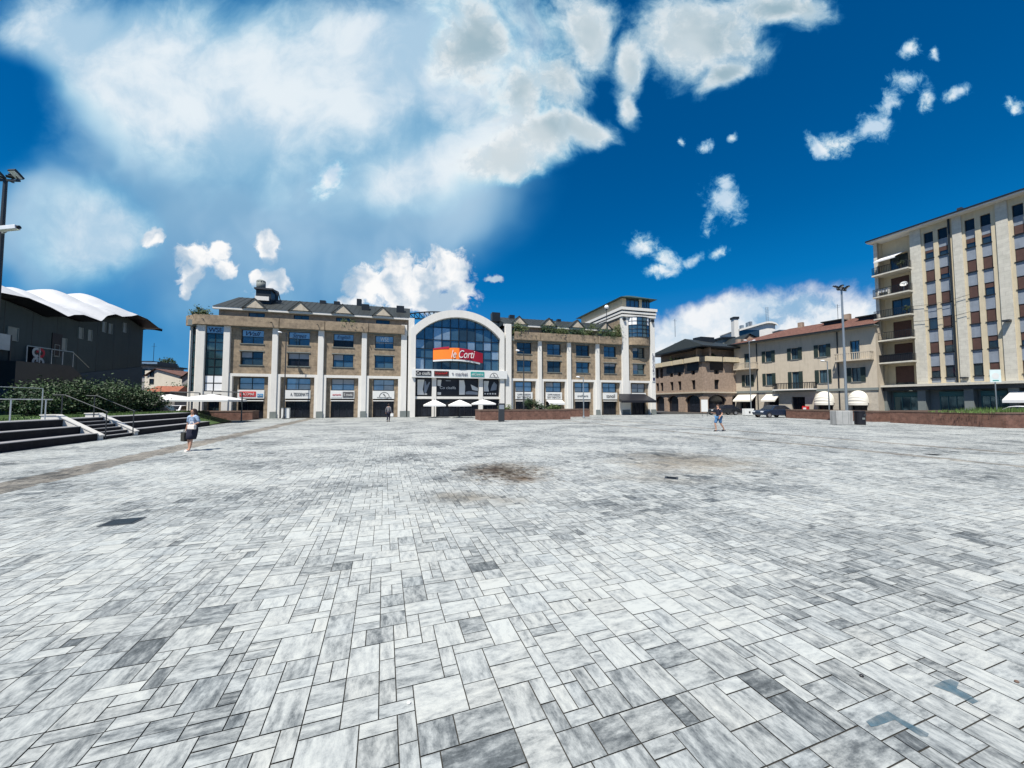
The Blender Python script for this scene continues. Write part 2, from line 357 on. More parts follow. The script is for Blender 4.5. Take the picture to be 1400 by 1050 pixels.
def field(Pw, blobs, k=.35):
    """1 at blob centres falling to 0 at their rims: a smooth union of rotated ellipses on the sky"""
    m = None
    for b in blobs:
        u, v, a, c = b[:4]; rot = b[4] if len(b) > 4 else 0
        mp = N.new('ShaderNodeMapping'); mp.vector_type = 'TEXTURE'
        x, y = st(u, v); mp.inputs['Location'].default_value = (x, y, 0); mp.inputs['Rotation'].default_value = (0, 0, R(rot)); mp.inputs['Scale'].default_value = (a/F, c/F, 1)
        L.new(Pw, mp.inputs['Vector']); l = vm('LENGTH', mp.outputs['Vector']).outputs['Value']
        m = l if m is None else mth('SMOOTH_MIN', m, l, k)
    return mth('SUBTRACT', 1.0, m)
# blue of the clear sky: the Sky Texture made deeper, as through clean air after rain
hs = N.new('ShaderNodeHueSaturation'); hs.inputs['Hue'].default_value = .504; hs.inputs['Saturation'].default_value = 1.6; hs.inputs['Value'].default_value = 1.02; L.new(sky.outputs['Color'], hs.inputs['Color'])
K = 10.0                                            # cloud colours are given at strength 1
low = mixc(sstep(sx.outputs['Z'], .0, .16), srgb(92,165,214,K), srgb(16,124,196,K))
col = mixc(sstep(sx.outputs['Z'], .03, .42), low, hs.outputs['Color'])
PA_ = warp(P, 1.7, .20, (3.1, 0, 0), 3); PB_ = warp(PA_, 9, .05, (2, 8, 0), 5)
PU_ = warp(warp(P, 4.5, .05, (6, 1, 0), 3), 20, .034, (8, 1, 0), 4)
nlo = noise(PA_, 2.4, 4, .5, (5, 5, 0)).outputs['Fac']; nmid = noise(PB_, 5.0, 7, .62, (4, 1, 0)).outputs['Fac']
nhi = noise(PU_, 17, 6, .64, (2, 2, 0)).outputs['Fac']; nhm = noise(PU_, 9, 3, .5, (2.02, 1.97, 0)).outputs['Fac']
# 1 grey-blue veil under the big cloud
fv = field(PA_, [(340,330,360,200,-4), (540,290,230,170,18), (250,150,320,220), (70,330,130,130)])
fneg = mth('MAXIMUM', field(PA_, [(-10,150,200,110,-15)], .5), 0.0)
fneg = mth('MULTIPLY', fneg, mth('MULTIPLY_ADD', nmid, 1.3, .25))
fv = mth('MULTIPLY_ADD', fneg, -.6, fv)
av = sstep(mth('ADD', fv, mth('MULTIPLY_ADD', nlo, .3, -.15)), -.02, .62, 0, .95)
colv = mixc(sstep(nlo, .35, .65), mixc(sstep(t_, .2, .6), srgb(90,150,198,K), srgb(140,182,213,K)), mixc(sstep(t_, .2, .6), srgb(122,174,212,K), srgb(178,207,229,K)))
col = mixv(mth('MULTIPLY', av, front), col, colv)
# 2 broad white sheet
fs = field(PA_, [(240,100,290,150,-10), (470,115,290,165,8), (610,85,190,135), (90,50,130,95), (590,232,170,52,22), (690,190,110,55,22), (120,320,95,75)], .5)
fs = mth('MULTIPLY_ADD', fneg, -1.1, fs)
as_ = sstep(mth('ADD', fs, mth('MULTIPLY_ADD', nlo, .35, mth('MULTIPLY_ADD', nmid, .5, -.30))), -.05, .75, 0, .96)
shade = mixc(sstep(mth('MULTIPLY_ADD', nlo, .6, mth('MULTIPLY', nmid, .4)), .38, .6), srgb(178,208,230,K), srgb(234,242,248,K))
col = mixv(mth('MULTIPLY', as_, front), col, shade)
# 3 thick ragged cloud at the top, bright rims and a grey belly
fc = field(PB_, [(960,40,115,95,-15), (1050,10,110,45,-12), (872,80,30,70,-8), (800,30,66,85,5), (765,110,66,70), (735,180,75,42,18), (795,165,60,36), (690,222,75,40,22), (868,125,20,44), (640,60,80,90), (700,130,66,66), (985,100,50,28,20)], .3)
dc = mth('ADD', fc, mth('MULTIPLY_ADD', nmid, 1.2, -.58))
ac = sstep(dc, -.02, .62, 0, .97)
core = sstep(dc, .30, .95)
colc = mixc(core, mixc(sstep(nhi, .4, .62), srgb(206,222,232,K), srgb(242,246,248,K)), mixc(sstep(nlo, .38, .62), srgb(158,184,197,K), srgb(206,218,224,K)))
col = mixv(mth('MULTIPLY', ac, front), col, colc)
# 4 bank of bright cloud low on the right
fb = field(PU_, [(1150,545,330,158,0), (930,478,80,24,8), (1010,455,140,56,10)])
ab = sstep(mth('ADD', fb, mth('MULTIPLY_ADD', nmid, .42, -.21)), -.02, .26, 0, .96)
fg = field(PU_, [(1085,424,50,26,8), (1060,442,32,20), (1112,414,32,14)])
gb = sstep(mth('ADD', fg, mth('MULTIPLY_ADD', nhi, 2.0, -1.0)), .05, .8, 0, .75)
colb = mixc(gb, mixc(sstep(nmid, .38, .62), srgb(205,223,238,K), srgb(247,249,251,K)), srgb(120,172,212,K))
col = mixc(mth('MULTIPLY', ab, front), col, colb)
# 5 small crisp cumulus and torn wisps
cum = [(508,392,36,36),(540,366,32,32),(548,395,60,36),(585,385,46,40),(615,366,36,34),(626,395,24,36),(592,412,70,24),(478,418,20,16),
       (270,348,30,24),(297,340,17,17),(264,376,19,28,-8),(308,368,20,15),(256,398,10,14),(366,338,18,26,14),(371,388,34,22),(350,378,15,11),(208,328,19,15),(676,378,16,8)]
fu = field(PU_, cum, .2); du = mth('ADD', fu, mth('MULTIPLY_ADD', nhi, 1.5, -.78))
au = sstep(du, -.04, .42, 0, 1)
rel = sstep(mth('MULTIPLY_ADD', nhm, .75, mth('MULTIPLY', nhi, .25)), .42, .62)
colu = mixc(rel, srgb(253,253,253,K), srgb(178,200,220,K))
col = mixc(mth('MULTIPLY', au, front), col, colu)
wsp = [(872,333,34,20,10),(902,347,34,23),(885,364,36,11,6),(945,347,28,11,28),(985,337,28,11,14),
       (1003,243,24,28,20),(998,268,36,34),(978,296,16,24,-30),(1010,187,12,10),
       (1112,222,28,22),(1150,208,52,24,18),(1190,185,38,30,28),(1212,150,18,40,-25),(1245,112,28,22),(1240,64,22,20,30),(1280,72,18,12,45),(1262,140,16,32,-20),
       (1316,134,30,14,22),(1394,150,18,18,30),(455,252,40,26,12),(930,190,10,9),(968,193,16,8)]
nwi = noise(PU_, 9.5, 8, .7, (1, 6, 0)).outputs['Fac']
fw = field(PB_, wsp, .5); dw = mth('ADD', fw, mth('MULTIPLY_ADD', nwi, 2.6, -1.32))
aw = sstep(dw, -.02, .95, 0, .97)
colw = mixc(sstep(nhm, .4, .62), srgb(200,220,238,K), srgb(244,248,251,K))
col = mixv(mth('MULTIPLY', aw, front), col, colw)
# 6 scattered cloud over the rest of the dome, behind the viewer
nbk = noise(tc.outputs['Generated'], 2.6, 5, .6, (4, 4, 1), dim='3D').outputs['Fac']
abk = mth('MULTIPLY', sstep(nbk, .52, .70, 0, .75), mth('SUBTRACT', 1.0, front))
col = mixc(abk, col, srgb(225,232,240,K))
# haze towards and below the horizon
below = sstep(sx.outputs['Z'], -.05, .0, 1, 0)
col = mixc(below, col, srgb(140,150,155,K))
L.new(col, bg.inputs['Color'])
# ---------------------------------------------------------------- ground and paving
g = MB(); g.quad((-2500,-2500,-.06),(2500,-2500,-.06),(2500,2500,-.06),(-2500,2500,-.06))
structure(g.build('ground', M['asphalt']))
PA = R(19)
PF = Frame((0, 0), PA)
def paving():
    unit = .104; gap = .0072; rg = random.Random(11)
    sizes = [(2,2)]*8+[(3,2)]*5+[(2,3)]*4+[(1,2)]*5+[(2,1)]*4+[(3,3)]*2+[(4,2)]*1+[(3,1)]*1
    st0 = G(133,602); sd = Vector((-math.sin(R(18.4)), math.cos(R(18.4)), 0)); sn = Vector((sd.y, -sd.x, 0))
    LCo = at(620,560,48.2); ln = Vector((math.sin(R(16)), -math.cos(R(16)), 0))
    pr0 = G(1075,571); pr1 = G(1375,585.5)
    n0, n1 = int(-42/unit), int(62/unit); m0, m1 = int(-16/unit), int(66/unit)
    occ = np.zeros((n1-n0+6, m1-m0+6), dtype=bool)
    ca, sa = math.cos(PA), math.sin(PA)
    V = []; Fc = []; uv = []; tone = []; stripe = []
    I, J = np.meshgrid(np.arange(n0, n1+6), np.arange(m0, m1+6), indexing='ij')
    X = (I+.5)*unit*ca-(J+.5)*unit*sa; Y = (I+.5)*unit*sa+(J+.5)*unit*ca
    ok = (Y > -1.2) & (np.abs(X) < 1.5*np.maximum(Y, 0)+5) & ((X-st0.x)*sn.x+(Y-st0.y)*sn.y > -.05) & ((X-LCo.x)*ln.x+(Y-LCo.y)*ln.y > -.2) & (X < 37+.0*Y) & (X*.4+Y < 70)
    occ |= ~ok
    low = np.zeros(occ.shape, dtype=np.float32)
    from mathutils import noise as mn
    li = rg.random()*50
    # stripes of coloured slabs run along the paving: across-coordinate of their middle line
    def across(u, v):
        p = G(u, v); return p.x*ca+p.y*sa
    sL = across(120, 640); sR1 = across(1240, 607.5); sR2 = across(1240, 622)
    nI, nJ = occ.shape
    ul = occ
    for j in range(nJ-4):
        col_ = ul[:, j]
        for i in np.nonzero(~col_)[0]:
            if ul[i, j] or i > nI-5: continue
            for _ in range(6):
                w, h = rg.choice(sizes)
                if not ul[i:i+w, j:j+h].any(): break
            else:
                w = h = 1
                if i+1 < nI and not ul[i:i+2, j:j+1].any(): w = 2
            ul[i:i+w, j:j+h] = True
            a0, a1 = (i+n0)*unit+gap/2, (i+n0+w)*unit-gap/2; b0, b1 = (j+m0)*unit+gap/2, (j+m0+h)*unit-gap/2
            tx, ty, tz = rg.gauss(0, .0022), rg.gauss(0, .0022), rg.gauss(0, .0007)
            base = len(V)
            for a, b in ((a0,b0),(a1,b0),(a1,b1),(a0,b1)):
                V.append((a*ca-b*sa, a*sa+b*ca, tz+tx*(a-(a0+a1)/2)+ty*(b-(b0+b1)/2)))
            Fc.append((base, base+1, base+2, base+3))
            ox, oy = rg.uniform(0, 400), rg.uniform(0, 400)
            if (w > h and rg.random() < .85) or (w <= h and rg.random() < .3): q = [(0,0),(a1-a0,0),(a1-a0,b1-b0),(0,b1-b0)]
            else: q = [(0,0),(0,a1-a0),(b1-b0,a1-a0),(b1-b0,0)]
            uv += [(ox+c[0], oy+c[1]) for c in q]
            am, bm = (a0+a1)/2, (b0+b1)/2
            l = mn.fractal(Vector((am*.42+li, bm*.42, 0)), .7, 2.2, 4)
            t = .67+.085*rg.gauss(0, 1)+.30*l
            if rg.random() < .05+.22*max(0, -l): t -= rg.uniform(.08, .26)
            tone.append(min(1, max(0, t)))
            s = 0.0
            if abs(am-sL) < .5: s = 1.0
            elif abs(am-sR1) < .24 or abs(am-sR2) < .24: s = .85
            stripe.append(s)
    me = bpy.data.meshes.new('pavement'); me.from_pydata(V, [], Fc)
    ul_ = me.uv_layers.new(name='slab'); ul_.data.foreach_set('uv', np.array(uv, dtype=np.float32).ravel())
    at_ = me.attributes.new('tone', 'FLOAT', 'FACE'); at_.data.foreach_set('value', np.array(tone, dtype=np.float32))
    at2 = me.attributes.new('stripe', 'FLOAT', 'FACE'); at2.data.foreach_set('value', np.array(stripe, dtype=np.float32))
    m = bpy.data.materials.new('stone_slabs'); N, L = nt(m); b = N['Principled BSDF']
    uvn = N.new('ShaderNodeUVMap'); uvn.uv_map = 'slab'
    def nz(scale, mapscale, det=6, rough=.65, src=None):
        mp = N.new('ShaderNodeMapping'); mp.inputs['Scale'].default_value = mapscale; L.new(src or uvn.outputs['UV'], mp.inputs['Vector'])
        n = N.new('ShaderNodeTexNoise'); n.inputs['Scale'].default_value = scale; n.inputs['Detail'].default_value = det; n.inputs['Roughness'].default_value = rough; L.new(mp.outputs['Vector'], n.inputs['Vector']); return n.outputs['Fac']
    def M2(op, a, b_, c=0.0):
        n = N.new('ShaderNodeMath'); n.operation = op
        for k, x in enumerate((a, b_, c)):
            if isinstance(x, (int, float)): n.inputs[k].default_value = x
            else: L.new(x, n.inputs[k])
        return n.outputs[0]
    ta = N.new('ShaderNodeAttribute'); ta.attribute_name = 'tone'; sa_ = N.new('ShaderNodeAttribute'); sa_.attribute_name = 'stripe'
    streak = nz(4.2, (1, 3.0, 1), 7, .68); fine = nz(60, (1, 1, 1), 5, .7); mid = nz(14, (1, 1.6, 1), 5, .65)
    v = M2('ADD', ta.outputs['Fac'], M2('MULTIPLY_ADD', streak, 1.75, -.875)); v = M2('ADD', v, M2('MULTIPLY_ADD', mid, .95, -.475)); v = M2('ADD', v, M2('MULTIPLY_ADD', fine, .35, -.175))
    rp = N.new('ShaderNodeValToRGB'); L.new(v, rp.inputs['Fac']); e = rp.color_ramp.elements
    e[0].position = .0; e[0].color = (.048,.055,.059,1); e[1].position = 1; e[1].color = (.425,.438,.425,1)
    for p, c in ((.25,(.105,.116,.123,1)), (.48,(.212,.226,.23,1)), (.7,(.325,.34,.34,1))): x = e.new(p); x.color = c
    c = rp.outputs['Color']
    hn = nz(.9, (1, 1, 1), 3, .5); hm = N.new('ShaderNodeMixRGB'); hm.inputs['Color1'].default_value = (1.03,1.0,.93,1); hm.inputs['Color2'].default_value = (.95,1.0,1.02,1); L.new(hn, hm.inputs['Fac'])
    hq = N.new('ShaderNodeMixRGB'); hq.blend_type = 'MULTIPLY'; hq.inputs['Fac'].default_value = 1; L.new(c, hq.inputs['Color1']); L.new(hm.outputs['Color'], hq.inputs['Color2']); c = hq.outputs['Color']
    def mx(f, a, col_):
        n = N.new('ShaderNodeMixRGB'); n.blend_type = 'MULTIPLY'; L.new(a, n.inputs['Color1']); n.inputs['Color2'].default_value = (*col_, 1)
        if isinstance(f, float): n.inputs['Fac'].default_value = f
        else: L.new(f, n.inputs['Fac'])
        return n.outputs['Color']
    c = mx(M2('MULTIPLY', sa_.outputs['Fac'], .95), c, (.62,.54,.47))
    # dirt: spots of soil washed over the slabs
    tco = N.new('ShaderNodeTexCoord'); dn = N.new('ShaderNodeTexNoise'); dn.inputs['Scale'].default_value = 1.1; dn.inputs['Detail'].default_value = 8; dn.inputs['Roughness'].default_value = .7; L.new(tco.outputs['Object'], dn.inputs['Vector'])
    for (u, v_, a, b_, amt, colr) in ((690,643,1.9,2.1,.85,(.55,.45,.35)), (672,641,.8,1.0,1,(.34,.25,.18)), (712,654,1.0,.7,1,(.34,.25,.18)), (940,630,3.6,3.4,.9,(.66,.57,.47)), (900,640,1.6,1.2,.6,(.6,.5,.4)), (645,680,1.5,.8,.7,(.48,.40,.31)), (900,655,2.2,.9,.5,(.55,.47,.38)), (1010,600,9,4,.18,(.7,.62,.52)), (1180,740,2.2,1.2,.35,(.5,.52,.54))):
        p = G(u, v_); mp = N.new('ShaderNodeMapping'); mp.vector_type = 'TEXTURE'; mp.inputs['Location'].default_value = p; mp.inputs['Scale'].default_value = (a, b_, 1); mp.inputs['Rotation'].default_value = (0,0,R(-12)); L.new(tco.outputs['Object'], mp.inputs['Vector'])
        ln_ = N.new('ShaderNodeVectorMath'); ln_.operation = 'LENGTH'; L.new(mp.outputs['Vector'], ln_.inputs[0])
        mr = N.new('ShaderNodeMapRange'); mr.interpolation_type = 'SMOOTHSTEP'; mr.inputs['From Min'].default_value = .9; mr.inputs['From Max'].default_value = -.05; mr.inputs['To Max'].default_value = amt
        L.new(M2('ADD', ln_.outputs['Value'], M2('MULTIPLY_ADD', dn.outputs['Fac'], -1.5, .72)), mr.inputs['Value']); c = mx(mr.outputs['Result'], c, colr)
    p = G(692, 645); mp = N.new('ShaderNodeMapping'); mp.vector_type = 'TEXTURE'; mp.inputs['Location'].default_value = p; mp.inputs['Scale'].default_value = (1.5, 1.7, 1); mp.inputs['Rotation'].default_value = (0,0,R(20)); L.new(tco.outputs['Object'], mp.inputs['Vector'])
    ln_ = N.new('ShaderNodeVectorMath'); ln_.operation = 'LENGTH'; L.new(mp.outputs['Vector'], ln_.inputs[0])
    sn_ = N.new('ShaderNodeTexNoise'); sn_.inputs['Scale'].default_value = 5.5; sn_.inputs['Detail'].default_value = 5; sn_.inputs['Roughness'].default_value = .7; L.new(tco.outputs['Object'], sn_.inputs['Vector'])
    mr = N.new('ShaderNodeMapRange'); mr.interpolation_type = 'SMOOTHSTEP'; mr.inputs['From Min'].default_value = .0; mr.inputs['From Max'].default_value = .12
    L.new(M2('SUBTRACT', M2('SUBTRACT', sn_.outputs['Fac'], .40), M2('MULTIPLY', ln_.outputs['Value'], .16)), mr.inputs['Value']); c = mx(mr.outputs['Result'], c, (.26,.19,.13))
    L.new(c, b.inputs['Base Color'])
    b.inputs['Roughness'].default_value = .62; b.inputs['Specular IOR Level'].default_value = .3
    bp = N.new('ShaderNodeBump'); bp.inputs['Strength'].default_value = .35; bp.inputs['Distance'].default_value = .004; L.new(M2('ADD', fine, mid), bp.inputs['Height']); L.new(bp.outputs['Normal'], b.inputs['Normal'])
    me.materials.append(m)
    o = bpy.data.objects.new('pavement', me); COL.objects.link(o); structure(o)
    jb = MB(); jb.quad((-45,-3,-.007),(38,-3,-.007),(38,72,-.007),(-45,72,-.007))
    structure(jb.build('pavement_joints', mat('joint_sand', (.035,.034,.03), .95)))
    print('slabs', len(Fc))
paving()
# ---------------------------------------------------------------- shopping centre
p0 = at(620, 560, 48.2); c16 = R(16)
LC = Frame((p0.x, p0.y), c16)
LC = Frame(LC.w(LC.x(267), 0), c16)
X = LC.x
DEP = 18.0
mall = thing('shopping_centre', 'long tan stone shopping centre with white pilasters and a big glazed arch', 'shopping centre', LC.o, c16)
ZP0, ZP1 = 10.4, 11.5
XE = X(896)
pil = {k: (X(a), X(b)) for k, (a, b) in dict(c0=(267.5,278.5), c1=(304,313), p1=(371,379), p2=(434,442), p3=(494,501), p4=(548,556), y0=(558,566), y1=(691,699), r1=(736,741), r2=(776,781), r3=(815,820), t0=(851,860), t1=(890,896)).items()}
plm = []
for k, (a, b) in pil.items():
    top = dict(y0=12.5, y1=12.5, t0=14.7, t1=14.7, p4=11.6).get(k, ZP0)
    y0 = -.15 if k in ('y0', 'y1') else 0.0
    o = MB().box(a, b, y0, .55, .75, top).build('pilaster', M['white'], mall, bevel=.03)
    MB().box(a-.03, b+.03, y0-.03, .55, 0, .75).build('base', M['plinth'], o)
wl = MB(); rg_ = random.Random(4)
def bay(xa, xb, k, text=True, right=False):
    """one bay between pilasters: two upper windows, white portal, shop window, sign band and shop front"""
    mid, w = (xa+xb)/2, xb-xa; ww = w*.27
    ops = [(mid-ww, mid+ww, 8.55, 10.15), (mid-ww, mid+ww, 6.1, 7.65)]
    wl.wall(xa, xb, 5.1, ZP0, .3, ops, .35)
    for i, o in enumerate(ops):
        ob = window(mall, o[0], o[1], o[2], o[3], .6, 2, 2, rg_.choice(('glassb','glassb','glassd','glassk')) if not right else ['glassd','glassb'][(k+i) % 2], blind=.4)
        MB().box(o[0]-.12, o[1]+.12, .22, .42, o[3]+.001, o[3]+.09).build('lintel', M['plinth'], ob); MB().box(o[0]-.1, o[1]+.1, .22, .42, o[2]-.08, o[2]-.001).build('sill', M['plinth'], ob)
    # portal
    f = w*.075
    MB().box(xa, xa+f, .12, .6, .02, 5.1).box(xb-f, xb, .12, .6, .02, 5.1).box(xa+f, xb-f, .12, .6, 4.78, 5.1).build('portal', M['white'], mall)
    gw = w*.305
    wl.wall(xa+f, xb-f, 0, 4.78, .5, [(mid-gw, mid+gw, 0, 4.7)], .4)
    window(mall, mid-gw, mid+gw, 3.3, 4.68, .75, 2, 2, 'glassp', blind=.3)
    sb = MB().box(mid-gw-.05, mid+gw+.05, .42, .86, 2.28, 3.27).build('shop_sign', M['signw'], mall)
    MB().box(mid-gw, mid+gw, .38, .8, 1.98, 2.1).build('door_lintel', M['white'], mall)
    window(mall, mid-gw, mid+gw, .03, 1.97, .8, 3, 1, 'glassk', name='shop_front')
    return mid, gw, sb
bays = [('c1','p1'),('p1','p2'),('p2','p3'),('p3','p4'),('y1','r1'),('r1','r2'),('r2','r3'),('r3','t0'),('t0','t1')]
mids = []
for k, (a, b) in enumerate(bays):
    mids.append(bay(pil[a][1], pil[b][0], k, right=k > 3))
sg = lambda mg, dx0, dx1, z0, z1, m, txt, tm, sh=0, fr=(.84,.55): (MB().box(mg[0]+mg[1]*dx0, mg[0]+mg[1]*dx1, .385, .42, z0, z1).build('plaque', M[m], mg[2]),
    lettering(mg[2], txt, mg[0]+mg[1]*(dx0+dx1)/2, .375, (z0+z1)/2, mg[1]*(dx1-dx0)*fr[0], (z1-z0)*fr[1], M[tm], sh))
sg(mids[0], -.88, .38, 2.5, 3.08, 'red', 'CACOMAR', 'signw', .1); sg(mids[0], .5, .95, 2.45, 2.82, 'blue', 'NOVA', 'signw')
lettering(mids[1][2], 'A. TEDDEMATO', mids[1][0]+.2, .41, 2.78, mids[1][1]*1.5, .38, M['letterg'])
sg(mids[2], -.95, -.05, 2.42, 3.12, 'signw', 'sartoria', 'red', .2, (.8,.3)); sg(mids[2], .03, .97, 2.42, 3.12, 'letterg', 'S moda', 'signw', 0, (.8,.45))
def arc_logo(parent, x, z, r, m, y=.41):
    b = MB()
    for i in range(12):
        a0, a1 = math.pi*i/12, math.pi*(i+1)/12
        b.add([(x-r*math.cos(a0), y, z+r*math.sin(a0)), (x-r*math.cos(a1), y, z+r*math.sin(a1)), (x-r*.86*math.cos(a1), y, z+r*.86*math.sin(a1)), (x-r*.86*math.cos(a0), y, z+r*.86*math.sin(a0))], [(0,1,2,3)])
    b.add([(x-.3*r,y,z+.55*r),(x-.1*r,y,z+.7*r),(x+.35*r,y,z+.1*r),(x+.1*r,y,z+.1*r)], [(0,1,2,3)])
    return b.build('emblem', M[m], parent)
arc_logo(mids[3][2], mids[3][0]+.1, 2.5, .62, 'letterg'); lettering(mids[3][2], 'montagna', mids[3][0]+.1, .41, 2.42, 1.7, .2, M['letterg'])
for k in (4, 5):
    lettering(mids[k][2], 'CAFFE PASSIONE', mids[k][0], .41, 2.93, mids[k][1]*1.6, .22, M['letterg']); lettering(mids[k][2], 'BAR TABACCHI', mids[k][0], .41, 2.55, mids[k][1]*1.65, .32, M['letterg'])
lettering(mids[6][2], 'oreficeria', mids[6][0], .41, 2.78, mids[6][1]*1.4, .3, M['letterg'], .15)
for k in (7, 8): lettering(mids[k][2], 'tonoli', mids[k][0]+.1, .41, 2.78, mids[k][1]*1.25, .55, M['signb'], .1)
for k, t in enumerate(('Wall', 'Street', 'English', 'WSE')):
    m_, gw, _ = mids[k]; w = (pil[bays[k][1]][0]-pil[bays[k][0]][1])*.27
    f = MB().box(m_-w+.07, m_+w-.07, .535, .548, 9.38, 10.08).build('window_film', M['glassp'], mall)
    lettering(f, t, m_, .53, 9.72, w*1.3 if k < 3 else w*.9, .5, M['letterb'] if k < 3 else M['signw'], .35 if k < 3 else 0)
# glazed corner
cx0, cx1 = pil['c0'][1], pil['c1'][0]
wl.wall(cx0, cx1, 0, 3.05, .35, [(cx0+.3, cx1-.3, 0, 2.1)], .4); window(mall, cx0+.3, cx1-.3, .03, 2.1, .7, 2, 1, 'glassd', name='shop_front')
cw = window(mall, cx0, cx1, 3.05, ZP0, .3, 2, 8, 'glasst', name='curtain_wall')
for zz in (3.15, 4.03):
    for xa, xb in ((cx0+.08, (cx0+cx1)/2-.06), ((cx0+cx1)/2+.06, cx1-.08)): MB().box(xa, xb, .268, .285, zz, zz+.75).build('blind', M['blind'], cw)
f = MB().box(cx0+.08, cx1-.08, .235, .25, 9.55, 10.3).build('window_film', M['glassp'], mall); lettering(f, 'WSE', (cx0+cx1)/2, .23, 9.92, (cx1-cx0)*.75, .5, M['letterb'])
MB().box(cx0, cx1, .1, .5, 2.75, 3.05).build('portal', M['white'], mall)
# chamfered left end
cM = Matrix.Translation((pil['c0'][0], 0, 0)) @ Matrix.Rotation(R(-45), 4, 'Z')      # runs back to the left
chl = 1.75
fm = lambda: MB(cM)
fm().box(-chl, -chl+.25, -.0, .5, 0, ZP0).build('pilaster', M['white'], mall)
fm().box(-.25, 0, .0, .4, 0, ZP0).build('pilaster', M['white'], mall)
window(mall, -chl+.25, -.25, 3.05, ZP0, .25, 2, 8, 'glasst', cM, name='curtain_wall')
b = fm(); b.wall(-chl+.25, -.25, 0, 3.05, .2, [(-chl+.4, -.4, 0, 2.1)], .4); b.build('wall', M['white'], mall)
window(mall, -chl+.4, -.4, .03, 2.1, .45, 1, 1, 'glassd', cM, name='shop_front')
end = cM @ Vector((-chl, 0, 0))
MB().plan([(end.x+.02, end.y+.05), (end.x+.5, end.y+.4), (end.x+.5, DEP), (end.x+.02, DEP)], 0, ZP0).build('side_wall', M['stone'], mall)
# attic parapet panels
pe = [X(381), X(443.5), X(503.5), X(553)]; xa = pil['c0'][0]-.15
for x1 in pe:
    MB().box(xa+.03, x1-.03, -.3, .1, ZP0+.004, ZP1).build('parapet_panel', M['stone'], mall, bevel=.02); xa = x1
pr = [X(703), X(738.5), X(778.5), X(817.5), X(850)]
for a, b_ in zip(pr, pr[1:]): MB().box(a+.03, b_-.03, -.3, .1, ZP0+.004, ZP1).build('parapet_panel', M['stone'], mall, bevel=.02)
fm().box(-chl-.25, .12, -.3, .1, ZP0+.004, ZP1).build('parapet_panel', M['stone'], mall)
for a in pe[:-1]+pr[1:-1]:
    MB().tube((a-.75, -.32, ZP0+.62), (a-.75, -.75, ZP0+.5), .045).build('water_spout', M['frame'], mall)
    MB().box(a-.02, a+.02, .02, .12, ZP0+.01, ZP1-.02).build('joint', M['dark'], mall)
b = MB(); b.box(end.x+.3, X(566), .12, DEP, ZP0-.1, ZP0+.55).box(X(691), XE, .12, DEP, ZP0-.1, ZP0+.55); b.build('roof_terrace', M['plinth'], mall)
wl.quad((X(566), DEP, 0), (X(691), DEP, 0), (X(691), DEP, 10), (X(566), DEP, 10))
wl.quad((end.x+.3, DEP, 0), (XE, DEP, 0), (XE, DEP, ZP0), (end.x+.3, DEP, ZP0)); wl.build('wall', M['stone'], mall)
# attic storey and slate roofs with little gables
def attic(xa, xb, gables, zr, hipl=False, blocks=()):
    ye, yr, ze = 1.6, 6.2, 12.9
    a = MB(); a.wall(xa+.4, xb, ZP0+.5, 12.65, ye+.5, [(g-.85, g+.85, ZP0+.7, 12.5) for g in gables], .2); a.box(xa+.4, xb, ye+.9, 10.5, ZP0+.5, 12.6); a.build('attic_wall', M['brick'], mall)
    for g in gables:
        window(mall, g-.85, g+.85, ZP0+.7, 12.5, ye+.62, 2, 1, 'glassd')
    MB().box(xa, xb, ye-.1, ye+.35, 12.62, ze).build('fascia', M['white'], mall)
    xl = xa+.8 if hipl else xa
    r = MB(); r.add([(xa,ye-.15,ze+.004),(xb,ye-.15,ze+.004),(xb,yr,zr),(xl,yr,zr),(xa,10.8,ze),(xb,10.8,ze)], [(0,1,2,3),(3,2,5,4),(0,3,4),(1,5,2)])
    seam = MB(); rf = r.build('roof', M['slate'], mall)
    for i in range(int((xb-xa-2)/.62)):                                  # standing seams of the metal sheets
        x = xa+1.2+i*.62; seam.tube((x,ye-.1,ze+.03),(x,yr,zr+.02),.025,n=4)
    seam.build('roof_seams', M['slate'], rf)
    for g in gables:
        w, h = 1.3, 1.2
        d = MB(); d.add([(g-w+.12,ye-.3,ze+.02),(g+w-.12,ye-.3,ze+.02),(g,ye-.3,ze+h-.1)], [(0,1,2)]); dm = d.build('dormer', M['sand'], mall)
        q = MB()
        yb = ye+2.4
        for sgn in (-1, 1):
            q.add([(g+sgn*w,ye-.38,ze-.02),(g,ye-.38,ze+h),(g,yb,ze+h),(g+sgn*w,yb,ze-.02),(g+sgn*(w-.02),ye-.38,ze-.16),(g,ye-.38,ze+h-.13),(g,yb,ze+h-.13),(g+sgn*(w-.02),yb,ze-.16)],
                  [(0,1,2,3),(4,7,6,5),(0,4,5,1),(0,3,7,4)])
        q.build('dormer_roof', M['slate'], dm)
    for bx, by, bw, bh in blocks:
        zz = ze+(zr-ze)*(by-ye)/(yr-ye)
        MB().box(bx-bw/2, bx+bw/2, by, by+bw, zz-.2, zz+bh).build('chimney', M['frame'], mall)
xs = lambda u: X(u, 420, 1.6)
attic(xs(291), xs(561), [xs(349), xs(411), xs(469), xs(523.5)], 15.25, True, [(xs(431),5.6,.7,.5), (xs(452),5.6,.7,.5), (xs(485),5.8,.6,1.0), (xs(497),3.6,.9,.9), (xs(547),3.6,1.0,1.0)])
attic(xs(689), xs(852), [xs(709), xs(749.5), xs(788), xs(826)], 14.85, False, [(xs(711),5.6,.8,.6), (xs(684),4.0,1.2,1.1), (xs(761),4.2,.9,.6), (xs(780),5.8,.6,.4)])
